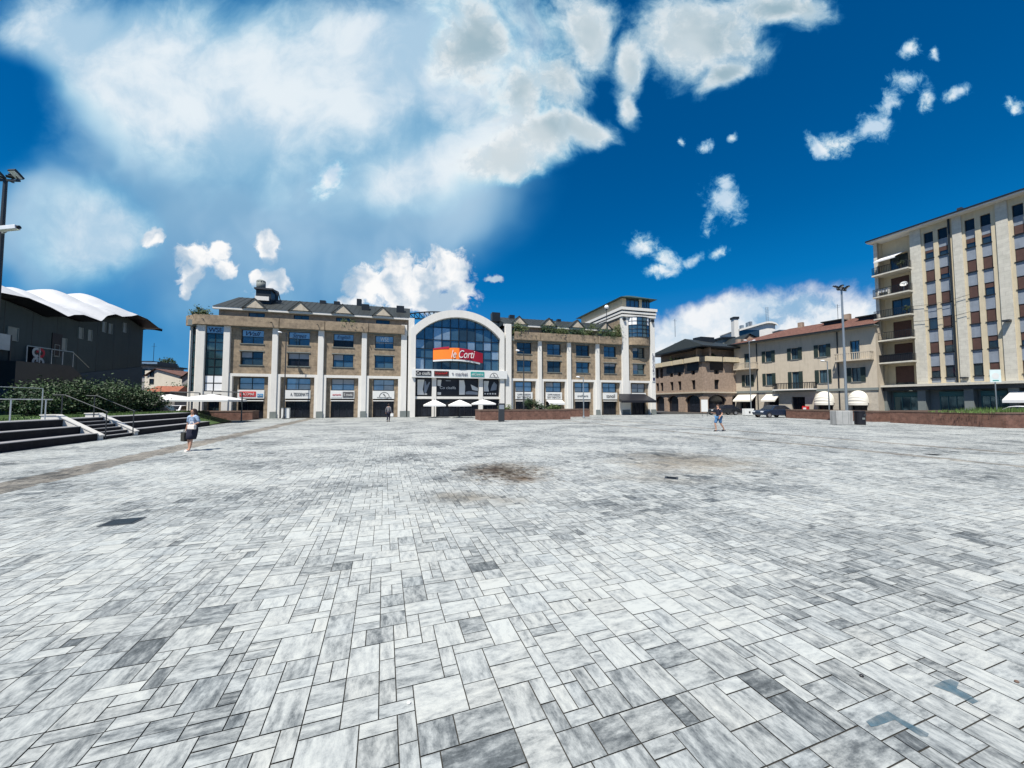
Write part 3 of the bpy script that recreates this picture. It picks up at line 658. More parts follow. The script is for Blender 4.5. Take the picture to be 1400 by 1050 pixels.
# ventilation plant on the left roof
b = MB(); vx = xs(352); b.box(xs(340), xs(362), 3.6, 5.4, 13.6, 15.75); b.build('plant_box', M['frame'], mall)
MB().box(xs(338), xs(365), 3.4, 5.6, 15.75, 15.95).build('plant_cap', M['pole'], mall)
MB().tube((xs(343.5),4.4,15.95),(xs(343.5),4.4,16.9),.5,n=14).ball((xs(343.5),4.4,16.9),.53,.53,.3).build('vent_cowl', M['plinth'], mall, smooth=True)
MB().box(xs(340), xs(360), 3.3, 3.58, 14.35, 14.85).build('fascia', M['white'], mall)
b = MB(); b.tube((xs(364),3.6,15.9),(xs(372),3.6,15.6),.06).tube((xs(372),3.6,15.6),(xs(376),3.6,14.3),.06).box(xs(366),xs(371),3.9,4.0,14.6,15.5); b.build('roof_rail', M['frame'], mall)
# arch
al, ar = X(568), X(683); ac_ = (al+ar)/2; a2 = (ar-al)/2
spr, apx = 10.35, 12.95
rr = ((apx-spr)**2+a2**2)/(2*(apx-spr)); zc = apx-rr
def arcpts(r, x0, x1, n=28): return [(x0+(x1-x0)*i/n, zc+math.sqrt(max(0, r*r-(x0+(x1-x0)*i/n-ac_)**2))) for i in range(n+1)]
ro = rr+.95; ol, orr = al-.62, ar+.62
inn = arcpts(rr, al, ar); out = arcpts(ro, ol, orr)
b = MB(); n = len(inn)
for i in range(n-1):
    a0, a1, b0, b1 = inn[i], inn[i+1], out[i], out[i+1]
    b.add([(a0[0],-.3,a0[1]),(a1[0],-.3,a1[1]),(b1[0],-.3,b1[1]),(b0[0],-.3,b0[1]),(a0[0],1,a0[1]),(a1[0],1,a1[1]),(b1[0],1,b1[1]),(b0[0],1,b0[1])], [(0,1,2,3),(3,2,6,7),(0,4,5,1),(4,7,6,5)])
for (x0, x1, pi, po) in ((ol, al, inn[0], out[0]), (ar, orr, inn[-1], out[-1])):
    z0_, z1_ = (po[1], pi[1]) if x0 == ol else (pi[1], po[1])
    b.add([(x0,-.3,0),(x1,-.3,0),(x1,-.3,z1_),(x0,-.3,z0_),(x0,1,0),(x1,1,0),(x1,1,z1_),(x0,1,z0_)], [(0,1,2,3),(0,3,7,4),(1,5,6,2),(2,6,7,3)])
b.build('arch', M['white'], mall)
b = MB(); b.poly([(al,.35,6.05)]+[(ar,.35,6.05)]+[(x,.35,z) for x, z in reversed(inn)]); gl = b.build('arch_glazing', M['glassb'], mall)
b = MB(); NM = 10
for i in range(NM+1):
    x = al+(ar-al)*i/NM; zt = zc+math.sqrt(max(0, rr*rr-(x-ac_)**2)); b.box(x-.045, x+.045, .24, .34, 6.05, zt)
for z in (7.55, 8.75, 9.95, 11.6):
    hw = a2 if z < spr else math.sqrt(max(0, rr*rr-(z-zc)**2)); b.box(ac_-hw, ac_+hw, .26, .335, z-.04, z+.04)
b.build('mullions', M['frame'], gl)
rg = random.Random(3)
for i in range(NM):
    for j, (z0, z1) in enumerate(((6.1,7.5),(7.6,8.7),(8.8,9.9),(10.0,11.5))):
        x0 = al+(ar-al)*i/NM+.06; x1 = al+(ar-al)*(i+1)/NM-.06
        if z1 > zc+math.sqrt(max(0, rr*rr-max((x0-ac_)**2, (x1-ac_)**2)))-.05: continue
        q = rg.random()
        if 3 <= i <= 7 and j < 2 or q < .15: MB().quad((x0,.335,z0),(x1,.335,z0),(x1,.335,z1),(x0,.335,z1)).build('dark_pane', M['glassd'], gl)
        elif q < .5: MB().quad((x0,.336,z0),(x1,.336,z0),(x1,.336,z1),(x0,.336,z1)).build('reflection_pane', M['glassp'], gl)  # random paler panes: reflections put into the glass colour
# convex banner over the entrance
bx0, bx1 = X(592.5, 480, -.6), X(661, 480, -.6)
def ban(y0, z0, z1):
    return lambda s, t: (bx0+(bx1-bx0)*s, y0-.9*math.sin(math.pi*s), z0+(z1-z0)*t+.35*math.sin(math.pi*s)-.25*(s-.5)-.15*(1-t)*math.sin(math.pi*s))
o1 = lambda lo, hi: (lambda s, t: ban(-.15, 7.15, 8.45)(lo+(hi-lo)*s, t))
bn = MB().grid(o1(0, .5), 12, 1).build('banner', M['orange'], mall)
MB().grid(o1(.5, 1), 12, 1).build('banner_end', M['crimson'], bn)
MB().grid(lambda s, t: tuple(Vector(ban(-.2, 8.46, 8.62)(s*.3, t))), 6, 1).build('banner_edge', M['crimson'], bn)
MB().grid(lambda s, t: tuple(Vector(ban(-.13, 6.92, 7.14)(s*.94, t))), 14, 1).build('banner_tray', M['signw'], bn)
lettering(bn, 'le Corti', bx0+(bx1-bx0)*.575, -1.07, 8.03, (bx1-bx0)*.47, 1.0, M['signw'], .3)
# sign band, posters, entrance
sbz = MB().box(ol+.2, orr+.3, -.55, .3, 4.98, 6.03).build('sign_band', M['signw'], mall)
def plq(u0, u1, m, txt, tm, sh=0, fw=.82, fh=.6):
    x0, x1 = X(u0, 511, -.55), X(u1, 511, -.55)
    if m: MB().box(x0, x1, -.6, -.55, 5.2, 5.82).build('plaque', M[m], sbz)
    if txt: lettering(sbz, txt, (x0+x1)/2, -.605, 5.51, (x1-x0)*fw, .62*fh, M[tm], sh)
plq(568.5, 589.5, 'signb', 'Co cisalfa', 'signw', 0, .9, .65); plq(593.5, 613.5, 'brown', 'U juniorP', 'red', 0, .8, .55); plq(617, 640, None, '+ market', 'letterb', .1, .95, .7); plq(643.5, 662, 'teal', 'eliCentro', 'signw', .2, .85, .55)
arc_logo(sbz, X(675.5, 511, -.55), 5.2, .55, 'letterg', -.56); lettering(sbz, 'montagna', X(675.5, 511, -.55), -.56, 5.16, 1.3, .15, M['letterg'])
cols = [X(593.8), X(657.5)]
b = MB()
for c in cols: b.box(c-.27, c+.27, -.1, .45, 0, 4.97)
b.box(al, cols[0]-.27, -.05, .4, 2.28, 2.6).box(cols[0]+.27, cols[1]-.27, -.05, .4, 2.28, 2.6).box(cols[1]+.27, ar, -.05, .4, 2.28, 2.6)
b.build('entrance_frame', M['white'], mall)
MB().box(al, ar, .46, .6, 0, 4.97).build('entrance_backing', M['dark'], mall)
rg = random.Random(9)
def poster(x0, x1, txt=None, tz=3.8, kind=0):
    o = MB().box(x0, x1, .36, .44, 2.75, 4.8).build('poster', M['signb'], mall); b = MB(); c = MB(); w = x1-x0
    if kind == 0:
        b.prism([(x0+.03*w,2.8),(x0+.5*w,2.8),(x0+.4*w,3.5),(x0+.5*w,4.75),(x0+.03*w,4.75)], .345, .358)
        c.prism([(x0+.5*w,3.1),(x0+.62*w,3.0),(x0+.8*w,3.9),(x0+.9*w,4.4),(x0+.84*w,4.5),(x0+.66*w,4.0),(x0+.6*w,4.6),(x0+.5*w,4.5)], .345, .358); b.box(x0+.52*w,x0+.7*w,.345,.358,2.82,2.98)
    elif kind == 1:
        b.prism([(x0+.04*w,4.0),(x0+.2*w,3.9),(x0+.24*w,4.75),(x0+.04*w,4.75)], .345, .358); b.box(x0+.04*w,x0+.22*w,.345,.358,2.82,3.15)
        c.box(x0+.45*w,x0+.7*w,.345,.358,4.6,4.72)
    elif kind == 2:
        b.prism([(x0+.02*w,2.85),(x0+.3*w,2.85),(x0+.32*w,4.0),(x0+.26*w,4.75),(x0+.02*w,4.75)], .345, .358)
        b.prism([(x0+.6*w,4.2),(x0+.97*w,3.75),(x0+.97*w,3.35),(x0+.68*w,3.5)], .345, .358); c.prism([(x0+.34*w,2.9),(x0+.97*w,2.85),(x0+.97*w,3.2),(x0+.5*w,3.35),(x0+.34*w,3.2)], .345, .358)
    else:
        b.prism([(x0+.06*w,3.3),(x0+.4*w,3.3),(x0+.34*w,4.0),(x0+.4*w,4.7),(x0+.06*w,4.7)], .345, .358)
        c.prism([(x0+.5*w,3.4),(x0+.9*w,3.5),(x0+.95*w,4.2),(x0+.75*w,4.6),(x0+.6*w,4.1)], .345, .358)
        for i in range(5): b.box(x0+(.1+.17*i)*w, x0+(.2+.17*i)*w, .345, .358, 2.9, 3.08)
    b.build('poster_print', M['signw'], o); c.build('poster_tint', M['spandrel'], o)
    if txt: lettering(o, txt, x0+w*.56, .35, tz, w*.8, .35, M['signw'])
poster(X(570.5), X(590.5), None, 0, 0); poster(X(597.5), X(625), 'Co cisalfa', 3.75, 1); poster(X(628), X(655), None, 0, 2); poster(X(661), X(681.5), None, 0, 3)
for a, b_ in ((X(570), X(591.5)), (X(597), X(625.5)), (X(626.5), X(655)), (X(660), X(682))): window(mall, a, b_, .03, 2.25, .42, 3, 1, 'glassk', name='entrance_door', fm='black')
# lattice girder behind the arch
b = MB(); q0, q1 = X(560, 428, 5), X(612, 428, 5)
tp = [(q0+(q1-q0)*i/8, 5, 14.0+.75*math.sin(math.pi*(.1+.5*i/8))) for i in range(9)]; bt = [(q0+(q1-q0)*i/8, 5, 13.6) for i in range(9)]
b.path(tp, .09).path(bt, .09)
for i in range(8): b.tube(tp[i], bt[i], .05).tube(tp[i], bt[i+1], .05)
b.build('roof_truss', M['frame'], mall)
# barrel roof behind the arch
b = MB(); b.grid(lambda s, t: (inn[int(s*28+.5)][0], 1.0+t*(DEP-1), inn[int(s*28+.5)][1]+.3), 28, 1); b.build('barrel_roof', M['slate'], mall)
# ---- corner tower with a bowed window
tx0, tx1 = pil['t0'][0], pil['t1'][1]; tz = 14.7; td = 15.0
b = MB(); b.wall(tx0+.1, tx1, 10.3, tz, .5, [(pil['t0'][1], pil['t1'][0], 10.5, 15)], .3)
b.box(tx0+.05, tx0+.4, .55, td, 10.3, tz).box(tx1-.4, tx1-.02, .55, DEP, 0, tz).box(tx0+.4, tx1-.4, td-.4, td, ZP0, tz); b.build('tower_wall', M['stone'], mall)
bcx = (pil['t0'][1]+pil['t1'][0])/2; bw = (pil['t1'][0]-pil['t0'][1])/2; nb_ = 14
bow = [(bcx-bw*math.cos(math.pi*i/nb_), .45-1.15*math.sin(math.pi*i/nb_)) for i in range(nb_+1)]
def bows(z0, z1, off=0.0):
    m_ = MB()
    for (xa, ya), (xb, yb) in zip(bow, bow[1:]): m_.quad((xa, ya-off, z0), (xb, yb-off, z0), (xb, yb-off, z1), (xa, ya-off, z1))
    return m_
m_ = bows(10.45, 11.6); m_.poly([(x, y, 10.45) for x, y in bow]); m_.build('bow_apron', M['stone'], mall)
bg_ = bows(11.6, tz).build('bow_window', M['glassb'], mall)
b = MB()
for i in range(0, nb_+1): 
    if i in (0, 3, 5, 7, 9, 11, 14): b.tube((bow[i][0], bow[i][1]-.03, 11.6), (bow[i][0], bow[i][1]-.03, tz), .05, n=6)
for z in (11.65, 12.25, 12.85, 13.45, 14.05, tz-.06): b.path([(x, y-.03, z) for x, y in bow], .04, n=5)
b.build('mullions', M['frame'], bg_)
b = MB()
for i in (1, 2, 3, 4, 9, 10):
    (xa, ya), (xb, yb) = bow[i], bow[i+1]; b.quad((xa,ya-.012,13.5),(xb,yb-.012,13.5),(xb,yb-.012,14.62),(xa,ya-.012,14.62))
b.build('blind', M['blind'], bg_)
for i, (z0, z1, o, m_) in enumerate(((tz, tz+.3, .1, 'white'), (tz+.3, tz+.48, .02, 'pole'), (tz+.48, tz+.8, .16, 'white'), (tz+.8, tz+.98, .08, 'pole'), (tz+.98, tz+1.4, .26, 'white'))):
    MB().box(tx0-o, tx1+o, -.12-o, td+o*.5, z0+.002, z1).build('cornice', M[m_], mall)
b = MB(); b.box(tx0+.35, tx0+.75, .4, td-1, tz+1.4, tz+2.9).box(tx1-.5, tx1-.35, .9, td-1, tz+1.4, tz+2.9).box(bcx+.3, bcx+.75, .38, .6, tz+1.4, tz+2.9).box(tx0+.75, tx0+1.05, .4, .7, tz+1.4, tz+2.9); b.build('penthouse_wall', M['cream'], mall)
window(mall, tx0+1.05, bcx+.3, tz+1.52, tz+2.88, .5, 3, 1, 'glassb'); window(mall, bcx+.75, tx1-.5, tz+1.52, tz+2.88, .5, 3, 1, 'glassb')
ze = tz+2.9; r = MB(); e0, e1, f0, f1 = tx0-.35, tx1+.35, -.4, td; xm = (e0+e1)/2
r.add([(e0,f0,ze),(e1,f0,ze),(e1,f1,ze),(e0,f1,ze),(xm-.6,f0+2.2,ze+.95),(xm+.6,f0+2.2,ze+.95),(xm+.6,f1-2.2,ze+.95),(xm-.6,f1-2.2,ze+.95)], [(0,3,2,1),(0,1,5,4),(1,2,6,5),(2,3,7,6),(3,0,4,7),(4,5,6,7)]); r.build('tower_roof', M['greenroof'], mall)
for z in (12.3, 13.6): window(mall, tx0+.0, tx0+.5, z, z+1.0, 0, 1, 1, 'glassd', Matrix.Translation((tx0, 4+z-12, 0)) @ Matrix.Rotation(-math.pi/2, 4, 'Z'))
vs_ = MB().box(tx1-.62, tx1-.14, -.09, -.01, 5.0, 9.4).build('vertical_sign', M['signw'], mall)
for i, ch in enumerate('LECORTI'): lettering(vs_, ch, tx1-.38, -.1, 9.1-.62*i, .34, .46, M['letterb'])
for k in ('t0', 't1'): MB().box(pil[k][0]+.2, pil[k][0]+.5, -.3, -.02, 14.1, 14.5).build('wall_lamp', M['frame'], mall)
# dark awning of the corner shop
b = MB(); q0, q1 = X(846, 545, -1.5), X(893, 545, -1.5)
b.add([(q0,-2.2,2.1),(q1,-2.2,2.1),(q1-.4,-.05,3.1),(q0+.9,-.05,3.1),(q0,-2.2,1.8),(q1,-2.2,1.8),(q1-.4,-.05,2.0),(q0+.9,-.05,2.0)], [(0,1,2,3),(0,4,5,1),(0,3,7,4),(1,5,6,2)]); b.build('awning', M['signb'], mall)
# white awning over the second bar
mg = mids[5]; b = MB(); b.add([(mg[0]-mg[1],.4,2.2),(mg[0]+mg[1],.4,2.2),(mg[0]+mg[1],-.7,1.75),(mg[0]-mg[1],-.7,1.75),(mg[0]-mg[1],-.7,1.5),(mg[0]+mg[1],-.7,1.5)], [(0,1,2,3),(3,2,5,4)]); b.build('awning', M['canvas'], mall)
# roof-terrace plants behind the parapet and a globe lamp
def tplant(u, label, r, n, seed, y=.3, m='leaf2', zb=11.1):
    p = LC.w(X(u, 450, y), y, zb)
    return shrub('terrace_plant', label, 'plant', p, r, n, .09, m, 'plants on the roof terrace', seed, lump=.5)
tplant(272, 'green terrace plant at the left corner of the tan parapet', (1.2,.5,.5), 900, 1, zb=11.3)
tplant(473, 'yellow green bush on the terrace under the third roof gable from the left', (1.1,.5,.6), 900, 2)
for i, (u, w, h, lab) in enumerate(((709,1.2,.9,'low dark bush beside the gable next to the big arch'), (751,1.2,1.0,'bush spilling over the parapet below the second gable right of the arch'), (768,1.2,.8,'low dark bush between the second and third gables right of the arch'), (790,1.3,.8,'terrace bush growing in front of the third gable right of the arch'), (808,1.5,1.1,'rounded green bush between the last two gables before the tower'), (829,1.3,.8,'low bush beneath the last gable before the tower'), (845,1.0,1.2,'tall bush against the side of the corner tower'))):
    tplant(u, lab, (w,.6,h), 1300, 10+i, m='leaf' if i % 2 else 'leaf2')
gl_ = thing('globe_lamp', 'white globe lamp on a thin post before the corner tower', 'lamp', LC.w(X(829.5, 440, 1.0), 1.0, 10.95))
zg = LC.z(829, 420, 1.0)-10.95
MB().tube((0,0,0),(0,0,zg-.2),.05).build('post', M['pole'], gl_); MB().ball((0,0,zg),.33).build('globe', M['globe'], gl_, smooth=True); MB().lathe([(.14,zg-.42),(.17,zg-.3),(.1,zg-.28)]).build('collar', M['pole'], gl_)
# ---------------------------------------------------------------- right apartment block
AO = at(1199, 430, 51.0); AP = Frame((AO.x, AO.y), R(-72)); ax = lambda u, y=0.0: AP.x(u, 430, y)
AL = 30.0; AZ = 24.0; FL = 3.02; Z1 = 4.15
apt = thing('apartment_block', 'tall cream apartment block with pale pilasters, balconies and brown shutters', 'apartment building', AP.o, R(-72))
sills = [Z1+.75+FL*k for k in range(6)]
bal0, bal1 = ax(1203.5), ax(1249.5)
px_ = [(0, bal0), (bal1, ax(1264.5)), (ax(1309), ax(1322)), (ax(1370), ax(1387))]
wp = [(ax(1268.5), ax(1281.5)), (ax(1288), ax(1301.5)), (ax(1326), ax(1340)), (ax(1348), ax(1362.5)), (ax(1393), ax(1409))]
stp = wp[3][0]-wp[2][0]
x = wp[4][0]+stp; wp.append((x, x+1.65)); px_.append((x+2.6, x+3.9)); wp += [(x+4.6, x+6.2), (x+7.1, x+8.7)]
wp = [w for w in wp if w[1] < AL]; px_ = [p for p in px_ if p[1] < AL]
for a, b in px_: MB().box(a, b, -.12, .4, Z1+.02, AZ-.02).build('pilaster', M['travertine'], apt)
ops = [(a, b, s-.02 if i else Z1+.3, AZ-.8 if i == 5 else s+1.4) for a, b in wp for i, s in enumerate(sills)]
b = MB(); b.wall(bal1, AL, Z1, AZ, 0, [(o[0], o[1], Z1+.1, AZ-.8) for o in ops[::6]], .3)
b.wall(bal0, bal1, Z1, AZ, 1.1, [((bal0+bal1)/2-.95, (bal0+bal1)/2+.95, Z1+.05+FL*k, Z1+2.55+FL*k) for k in range(6)], .2)
b.quad((bal1,0,Z1),(bal1,1.1,Z1),(bal1,1.1,AZ),(bal1,0,AZ)); b.quad((bal0,1.1,Z1),(bal0,0,Z1),(bal0,0,AZ),(bal0,1.1,AZ)); b.build('wall', M['cream'], apt)
MB().box(0, .02, .4, 14, 0, AZ).box(.02, AL, 13.9, 14, 0, AZ).box(AL-.1, AL, .3, 13.9, 0, AZ).build('side_wall', M['sand'], apt)
rg = random.Random(5)
def sash(x0, x1, z0, z1, sh):
    w = window(apt, x0, x1, z0, z1, .2, 1, 1, 'glassd', bar=.05)
    if sh > .05: MB().box(x0+.05, x1-.05, .14, .17, z1-(z1-z0)*sh, z1-.03).build('roller_shutter', M['shutter'], w)
    MB().box(x0-.05, x1+.05, -.06, .24, z0-.07, z0-.002).build('sill', M['frame'], w)
for i, (a, b) in enumerate(wp):
    for k, s in enumerate(sills):
        sh = rg.choice((1, 1, .95, .6, .4, .0, 1))
        if k == 5:
            sash(a, b, s-.1, s+.95, rg.choice((.5, .9, .3))); MB().box(a, b, .16, .26, s+.952, s+1.95).build('spandrel_panel', M['spandrel'], apt)
            window(apt, a, b, s+1.96, AZ-.82, .2, 1, 1, 'glassk', bar=.04)
        else: sash(a, b, s, s+1.4, sh)
        z0 = Z1+.1 if k == 0 else sills[k-1]+1.42; z1 = s-.08-(.1 if k == 5 else 0)
        MB().box(a, b, .08, .26, z0, z1).build('spandrel_panel', M['spandrel'], apt)
for k in range(6):
    c = (bal0+bal1)/2; z = Z1+.05+FL*k
    d = window(apt, c-.95, c+.95, z, z+2.5, 1.25, 2, 1, 'glassd', name='balcony_door')
    if k in (0, 1, 2, 4): MB().box(c-.9, c+.9, 1.16, 1.19, z+(.9 if k % 2 else .3), z+2.45).build('roller_shutter', M['shutter'], d)
    if k:
        s = MB().box(bal0-.25, bal1+.1, -1.0, 1.08, z-.2, z-.02).build('balcony', M['travertine'], apt)
        r = MB(); x0, x1 = bal0-.2, bal1+.05
        for q in range(22): xx = x0+(x1-x0)*q/21; r.box(xx-.015, xx+.015, -.96, -.93, z-.02, z+.95)
        for q in range(6): yy = -.93+.16*q; r.box(x0-.015, x0+.015, yy, yy+.03, z-.02, z+.95); r.box(x1-.015, x1+.015, yy, yy+.03, z-.02, z+.95)
        r.box(x0, x1, -.97, -.92, z+.95, z+1.0).box(x0, x1, -.965, -.925, z+.06, z+.1); r.build('railing', M['frame'], s)
        if k == 1: MB().box(x0+.02, x1-.02, -.91, -.89, z, z+.94).build('screen', M['black'], s)
        if k == 5:
            w = MB(); w.add([(x0+.5,.95,z+2.75),(x1-.9,.95,z+2.75),(x1-.9,-1.5,z+1.7),(x0+.5,-1.5,z+1.7),(x1-.9,-1.5,z+1.5),(x0+.5,-1.5,z+1.5)], [(0,1,2,3),(3,2,4,5)]); w.build('awning', M['canvas'], apt)
MB().box(-.35, AL+.3, -1.0, 14.2, AZ, AZ+.16).build('eave', M['white'], apt)
MB().box(-.4, AL+.3, -1.08, 14.2, AZ+.16, AZ+.34).build('gutter', M['frame'], apt)
b = MB(); b.add([(-.3,-.9,AZ+.345),(AL,-.9,AZ+.345),(AL,6,AZ+1.5),(2,6,AZ+1.5),(-.3,14,AZ+.345),(AL,14,AZ+.345)], [(0,1,2,3),(3,2,5,4),(0,3,4)]); b.build('roof', M['tile'], apt)
MB().box(7.0, 8.6, 1.8, 3.0, AZ+.3, AZ+1.35).box(7.3, 7.7, 2.0, 2.5, AZ+1.35, AZ+1.7).build('chimney', M['pole'], apt)
b = MB(); b.tube((13,3,AZ+.8),(13,3,AZ+4.2),.03); 
for i in range(4): b.tube((12.6,3,AZ+3+.35*i),(13.4,3,AZ+3+.35*i),.015,n=4)
b.build('antenna', M['frame'], apt)
MB().tube((ax(1304.5),-.12,Z1),(ax(1304.5),-.12,AZ),.1).build('downpipe', M['frame'], apt)
# ground floor under its canopy
MB().box(-.3, AL, -.9, .6, Z1-.28, Z1).build('canopy', M['travertine'], apt)
MB().box(-.2, AL, -.35, .55, Z1-.75, Z1-.28).build('fascia', M['pole'], apt)
for a in (-.05, ax(1249), ax(1312), ax(1372), ax(1420)):
    MB().box(a, a+.75, -.1, .9, 0, Z1-.3).build('pier', M['plinth'], apt)
pe_ = [ax(1212), ax(1246), ax(1274), ax(1308), ax(1330), ax(1366), ax(1395), ax(1418)]
for a, b in zip(pe_[::2], pe_[1::2]):
    w = window(apt, a, b, .1, 2.6, .75, 3, 1, 'glasst', name='shop_front', fm='teal2'); MB().box(a, b, .6, .8, 2.62, 3.15).build('shop_sign', M['teal2'], w)
MB().box(-.1, AL, .95, 1.05, 0, Z1-.3).build('shop_wall', M['plinth'], apt)
b = MB(); q = ax(1376); b.add([(q,-.2,3.0),(q+3,-.2,3.0),(q+3,-2.0,2.1),(q,-2.0,2.1),(q,-2.0,1.8),(q+3,-2.0,1.8)], [(0,1,2,3),(3,2,5,4)]); b.build('awning', M['canvas'], apt)
for u, z in ((1316,4.6),(1379,10.6)): MB().box(ax(u)-.25, ax(u)+.25, -.75, -.15, z, z+.2).tube((ax(u),-.15,z+.1),(ax(u),-.05,z+.1),.05).build('floodlight', M['pole'], apt)
# ---------------------------------------------------------------- three-storey sand-coloured house
HO = at(1004, 500, 68.0); HE = at(1195, 500, 50.2); ha = math.atan2(HE.y-HO.y, HE.x-HO.x); HS = Frame((HO.x, HO.y), ha); hx = lambda u, v=500, y=0.0: HS.x(u, v, y)
HL = (HE-HO).length+.2
hz = 12.2
house = thing('town_house', 'three-storey sand-coloured house with dark green shutters and red tiled roof', 'house', HS.o, ha)
ux = [1022, 1051, 1087, 1125, 1170]; hops = []
for i, u in enumerate(ux):
    c = hx(u); door = i in (0, 4)
    hops.append((c-.5, c+.5, 7.9 if door else 8.7, 10.5)); hops.append((c-.5, c+.5, 4.0 if i == 2 else 4.75, 6.7))
arch_u = [(1008,1034),(1046,1066),(1078,1102),(1113,1140),(1158,1187)]
gops = [(hx(a)+.3, hx(b)-.3, 0, 2.7) for a, b in arch_u]
b = MB(); b.wall(0, HL, 3.75, hz, 0, hops, .25); b.build('wall', M['sand'], house)
b = MB(); b.wall(0, HL, 0, 3.55, -.05, gops, .5); b.build('base_wall', M['sandstone'], house)
MB().box(0, .3, .01, 11, 0, hz).box(HL-.3, HL, .01, 11, 0, hz).box(.3, HL-.3, 10.8, 11, 0, hz).build('side_wall', M['sand'], house)
MB().box(-.1, HL+.1, -.2, .1, 3.5, 3.85).build('string_course', M['plinth'], house)
for i, o in enumerate(hops):
    w = window(house, o[0], o[1], o[2], o[3], .2, 2, 1, 'glassb')
    for sgn in (-1, 1):
        e = o[0] if sgn < 0 else o[1]; xx = (e-.02, e-.55) if sgn < 0 else (e+.02, e+.55)
        if o[2] == 7.9: xx = (e-.02*sgn, e-.06*sgn)
        s = MB().box(min(xx), max(xx), -.1, -.04, o[2]-.02, o[3]+.02)
        for k in range(9): s.box(min(xx)+.06, max(xx)-.06, -.115, -.1, o[2]+.15+(o[3]-o[2]-.3)*k/9, o[2]+.15+(o[3]-o[2]-.3)*(k+.7)/9) if abs(xx[0]-xx[1]) > .2 else None
        s.build('shutter', M['greenshutter'], w)
    MB().box(o[0]-.1, o[1]+.1, -.1, .18, o[2]-.1, o[2]-.003).build('sill', M['plinth'], w)
def balc(c, w, z, m='sand', stone=True):
    s = MB().box(c-w, c+w, -1.1, .05, z-.22, z-.03).build('balcony', M[m], house)
    r = MB()
    for k in range(int(w*9)): xx = c-w+.05+(2*w-.1)*k/(int(w*9)-1); r.box(xx-.04, xx+.04, -1.05, -.98, z-.03, z+.85)
    for yy in (-.7, -.35, -.05):
        for xx in (c-w+.05, c+w-.05): r.box(xx-.04, xx+.04, yy-.04, yy+.04, z-.03, z+.85)
    r.box(c-w, c+w, -1.08, -.95, z+.85, z+.95).box(c-w, c-w+.1, -.95, 0, z+.85, z+.95).box(c+w-.1, c+w, -.95, 0, z+.85, z+.95)
    r.build('railing', M['sand'] if stone else M['frame'], s)
balc(hx(1022), 1.9, 7.85); balc(hx(1170), 2.0, 7.85); balc(hx(1087), 2.9, 3.98, 'white', False)
for (a, c_, _, _) in gops: pass
for i, g_ in enumerate(gops):
    window(house, g_[0], g_[1], .02, 2.68, .4, 2, 1, 'glassk', name='shop_front')
    if i == 2: continue
    c, w = (g_[0]+g_[1])/2, (g_[1]-g_[0])/2+.25
    if i in (3, 4):
        fn = lambda s, t: (c-w*math.cos(math.pi*s)*1.0, -.1-(1.15-.07*abs(math.sin(6*math.pi*t)))*math.sin(math.pi*.5*t)*(.25+.75*math.sin(math.pi*s)), 1.75+1.75*math.sin(math.pi*s)**.7*math.cos(math.pi*.5*t))
        b = MB().grid(fn, 18, 30); b.grid(lambda s, t: (c-w*math.cos(math.pi*s), -.1-1.15*(.25+.75*math.sin(math.pi*s)), 1.75-.3*t), 14, 1)
        b.build('dome_awning', M['cream_canvas'], house, smooth=True)
    else:
        b = MB(); b.add([(c-w,-.06,3.2),(c+w,-.06,3.2),(c+w,-1.6,2.2),(c-w,-1.6,2.2),(c+w,-1.6,1.95),(c-w,-1.6,1.95)], [(0,1,2,3),(3,2,4,5),(0,3,5),(1,4,2)]); b.build('awning', M['cream_canvas'], house)
for u in (1035.5, 1146.5): MB().tube((hx(u),-.12,.1),(hx(u),-.12,hz-.1),.08).build('downpipe', M['frame'], house)
MB().box(-.5, HL+.3, -1.05, .3, hz-.02, hz+.12).build('eave', M['plinth'], house); MB().box(-.5, HL+.3, -1.15, -1.051, hz, hz+.2).build('gutter', M['frame'], house)
b = MB(); zr = hz+2.5; b.add([(-.5,-1.1,hz+.125),(HL+.3,-1.1,hz+.125),(HL+.3,5.5,zr),(6.5,5.5,zr),(-.5,12,hz+.1),(HL+.3,12,hz+.1)], [(0,1,2,3),(3,2,5,4),(0,3,4)]); rf = b.build('roof', M['tile'], house)
for u, w, yy in ((1138, 1.35, 3.2), (1186, 1.2, 2.6)):
    c = hx(u, 450, yy); z = hz+.125+(zr-hz)*(yy+1.1)/6.6
    d = MB().box(c-w*.8, c+w*.8, yy, yy+1.6, z-.1, z+.38).build('dormer', M['dark'], house); MB().box(c-w, c+w, yy-.4, yy+2.0, z+.38, z+.52).build('dormer_roof', M['slate'], d)
for yy, xx in ((5, 8.0), (4.8, 14.5)): MB().box(xx, xx+.7, yy, yy+.6, zr-.5, zr+.7).build('chimney', M['brick'], house)
b = MB(); b.tube((13.5,5.4,zr),(13.5,5.4,zr+2.6),.03).tube((13.1,5.4,zr+2.4),(13.9,5.4,zr+2.4),.015,n=4).tube((13.2,5.4,zr+2.1),(13.8,5.4,zr+2.1),.015,n=4); b.build('antenna', M['frame'], house)
rb = thing('red_box', 'small red box on the pavement between the arched shop awnings', 'box', HS.w(hx(1106), -1.3), ha)
MB().box(-.35,.35,-.3,.3,.12,1.25).build('body', M['red'], rb, bevel=.03); MB().box(-.2,.2,-.31,-.29,.7,1.05).build('label_plate', M['signw'], rb); MB().box(-.28,-.2,-.2,.2,0,.12).box(.2,.28,-.2,.2,0,.12).build('feet', M['pole'], rb)
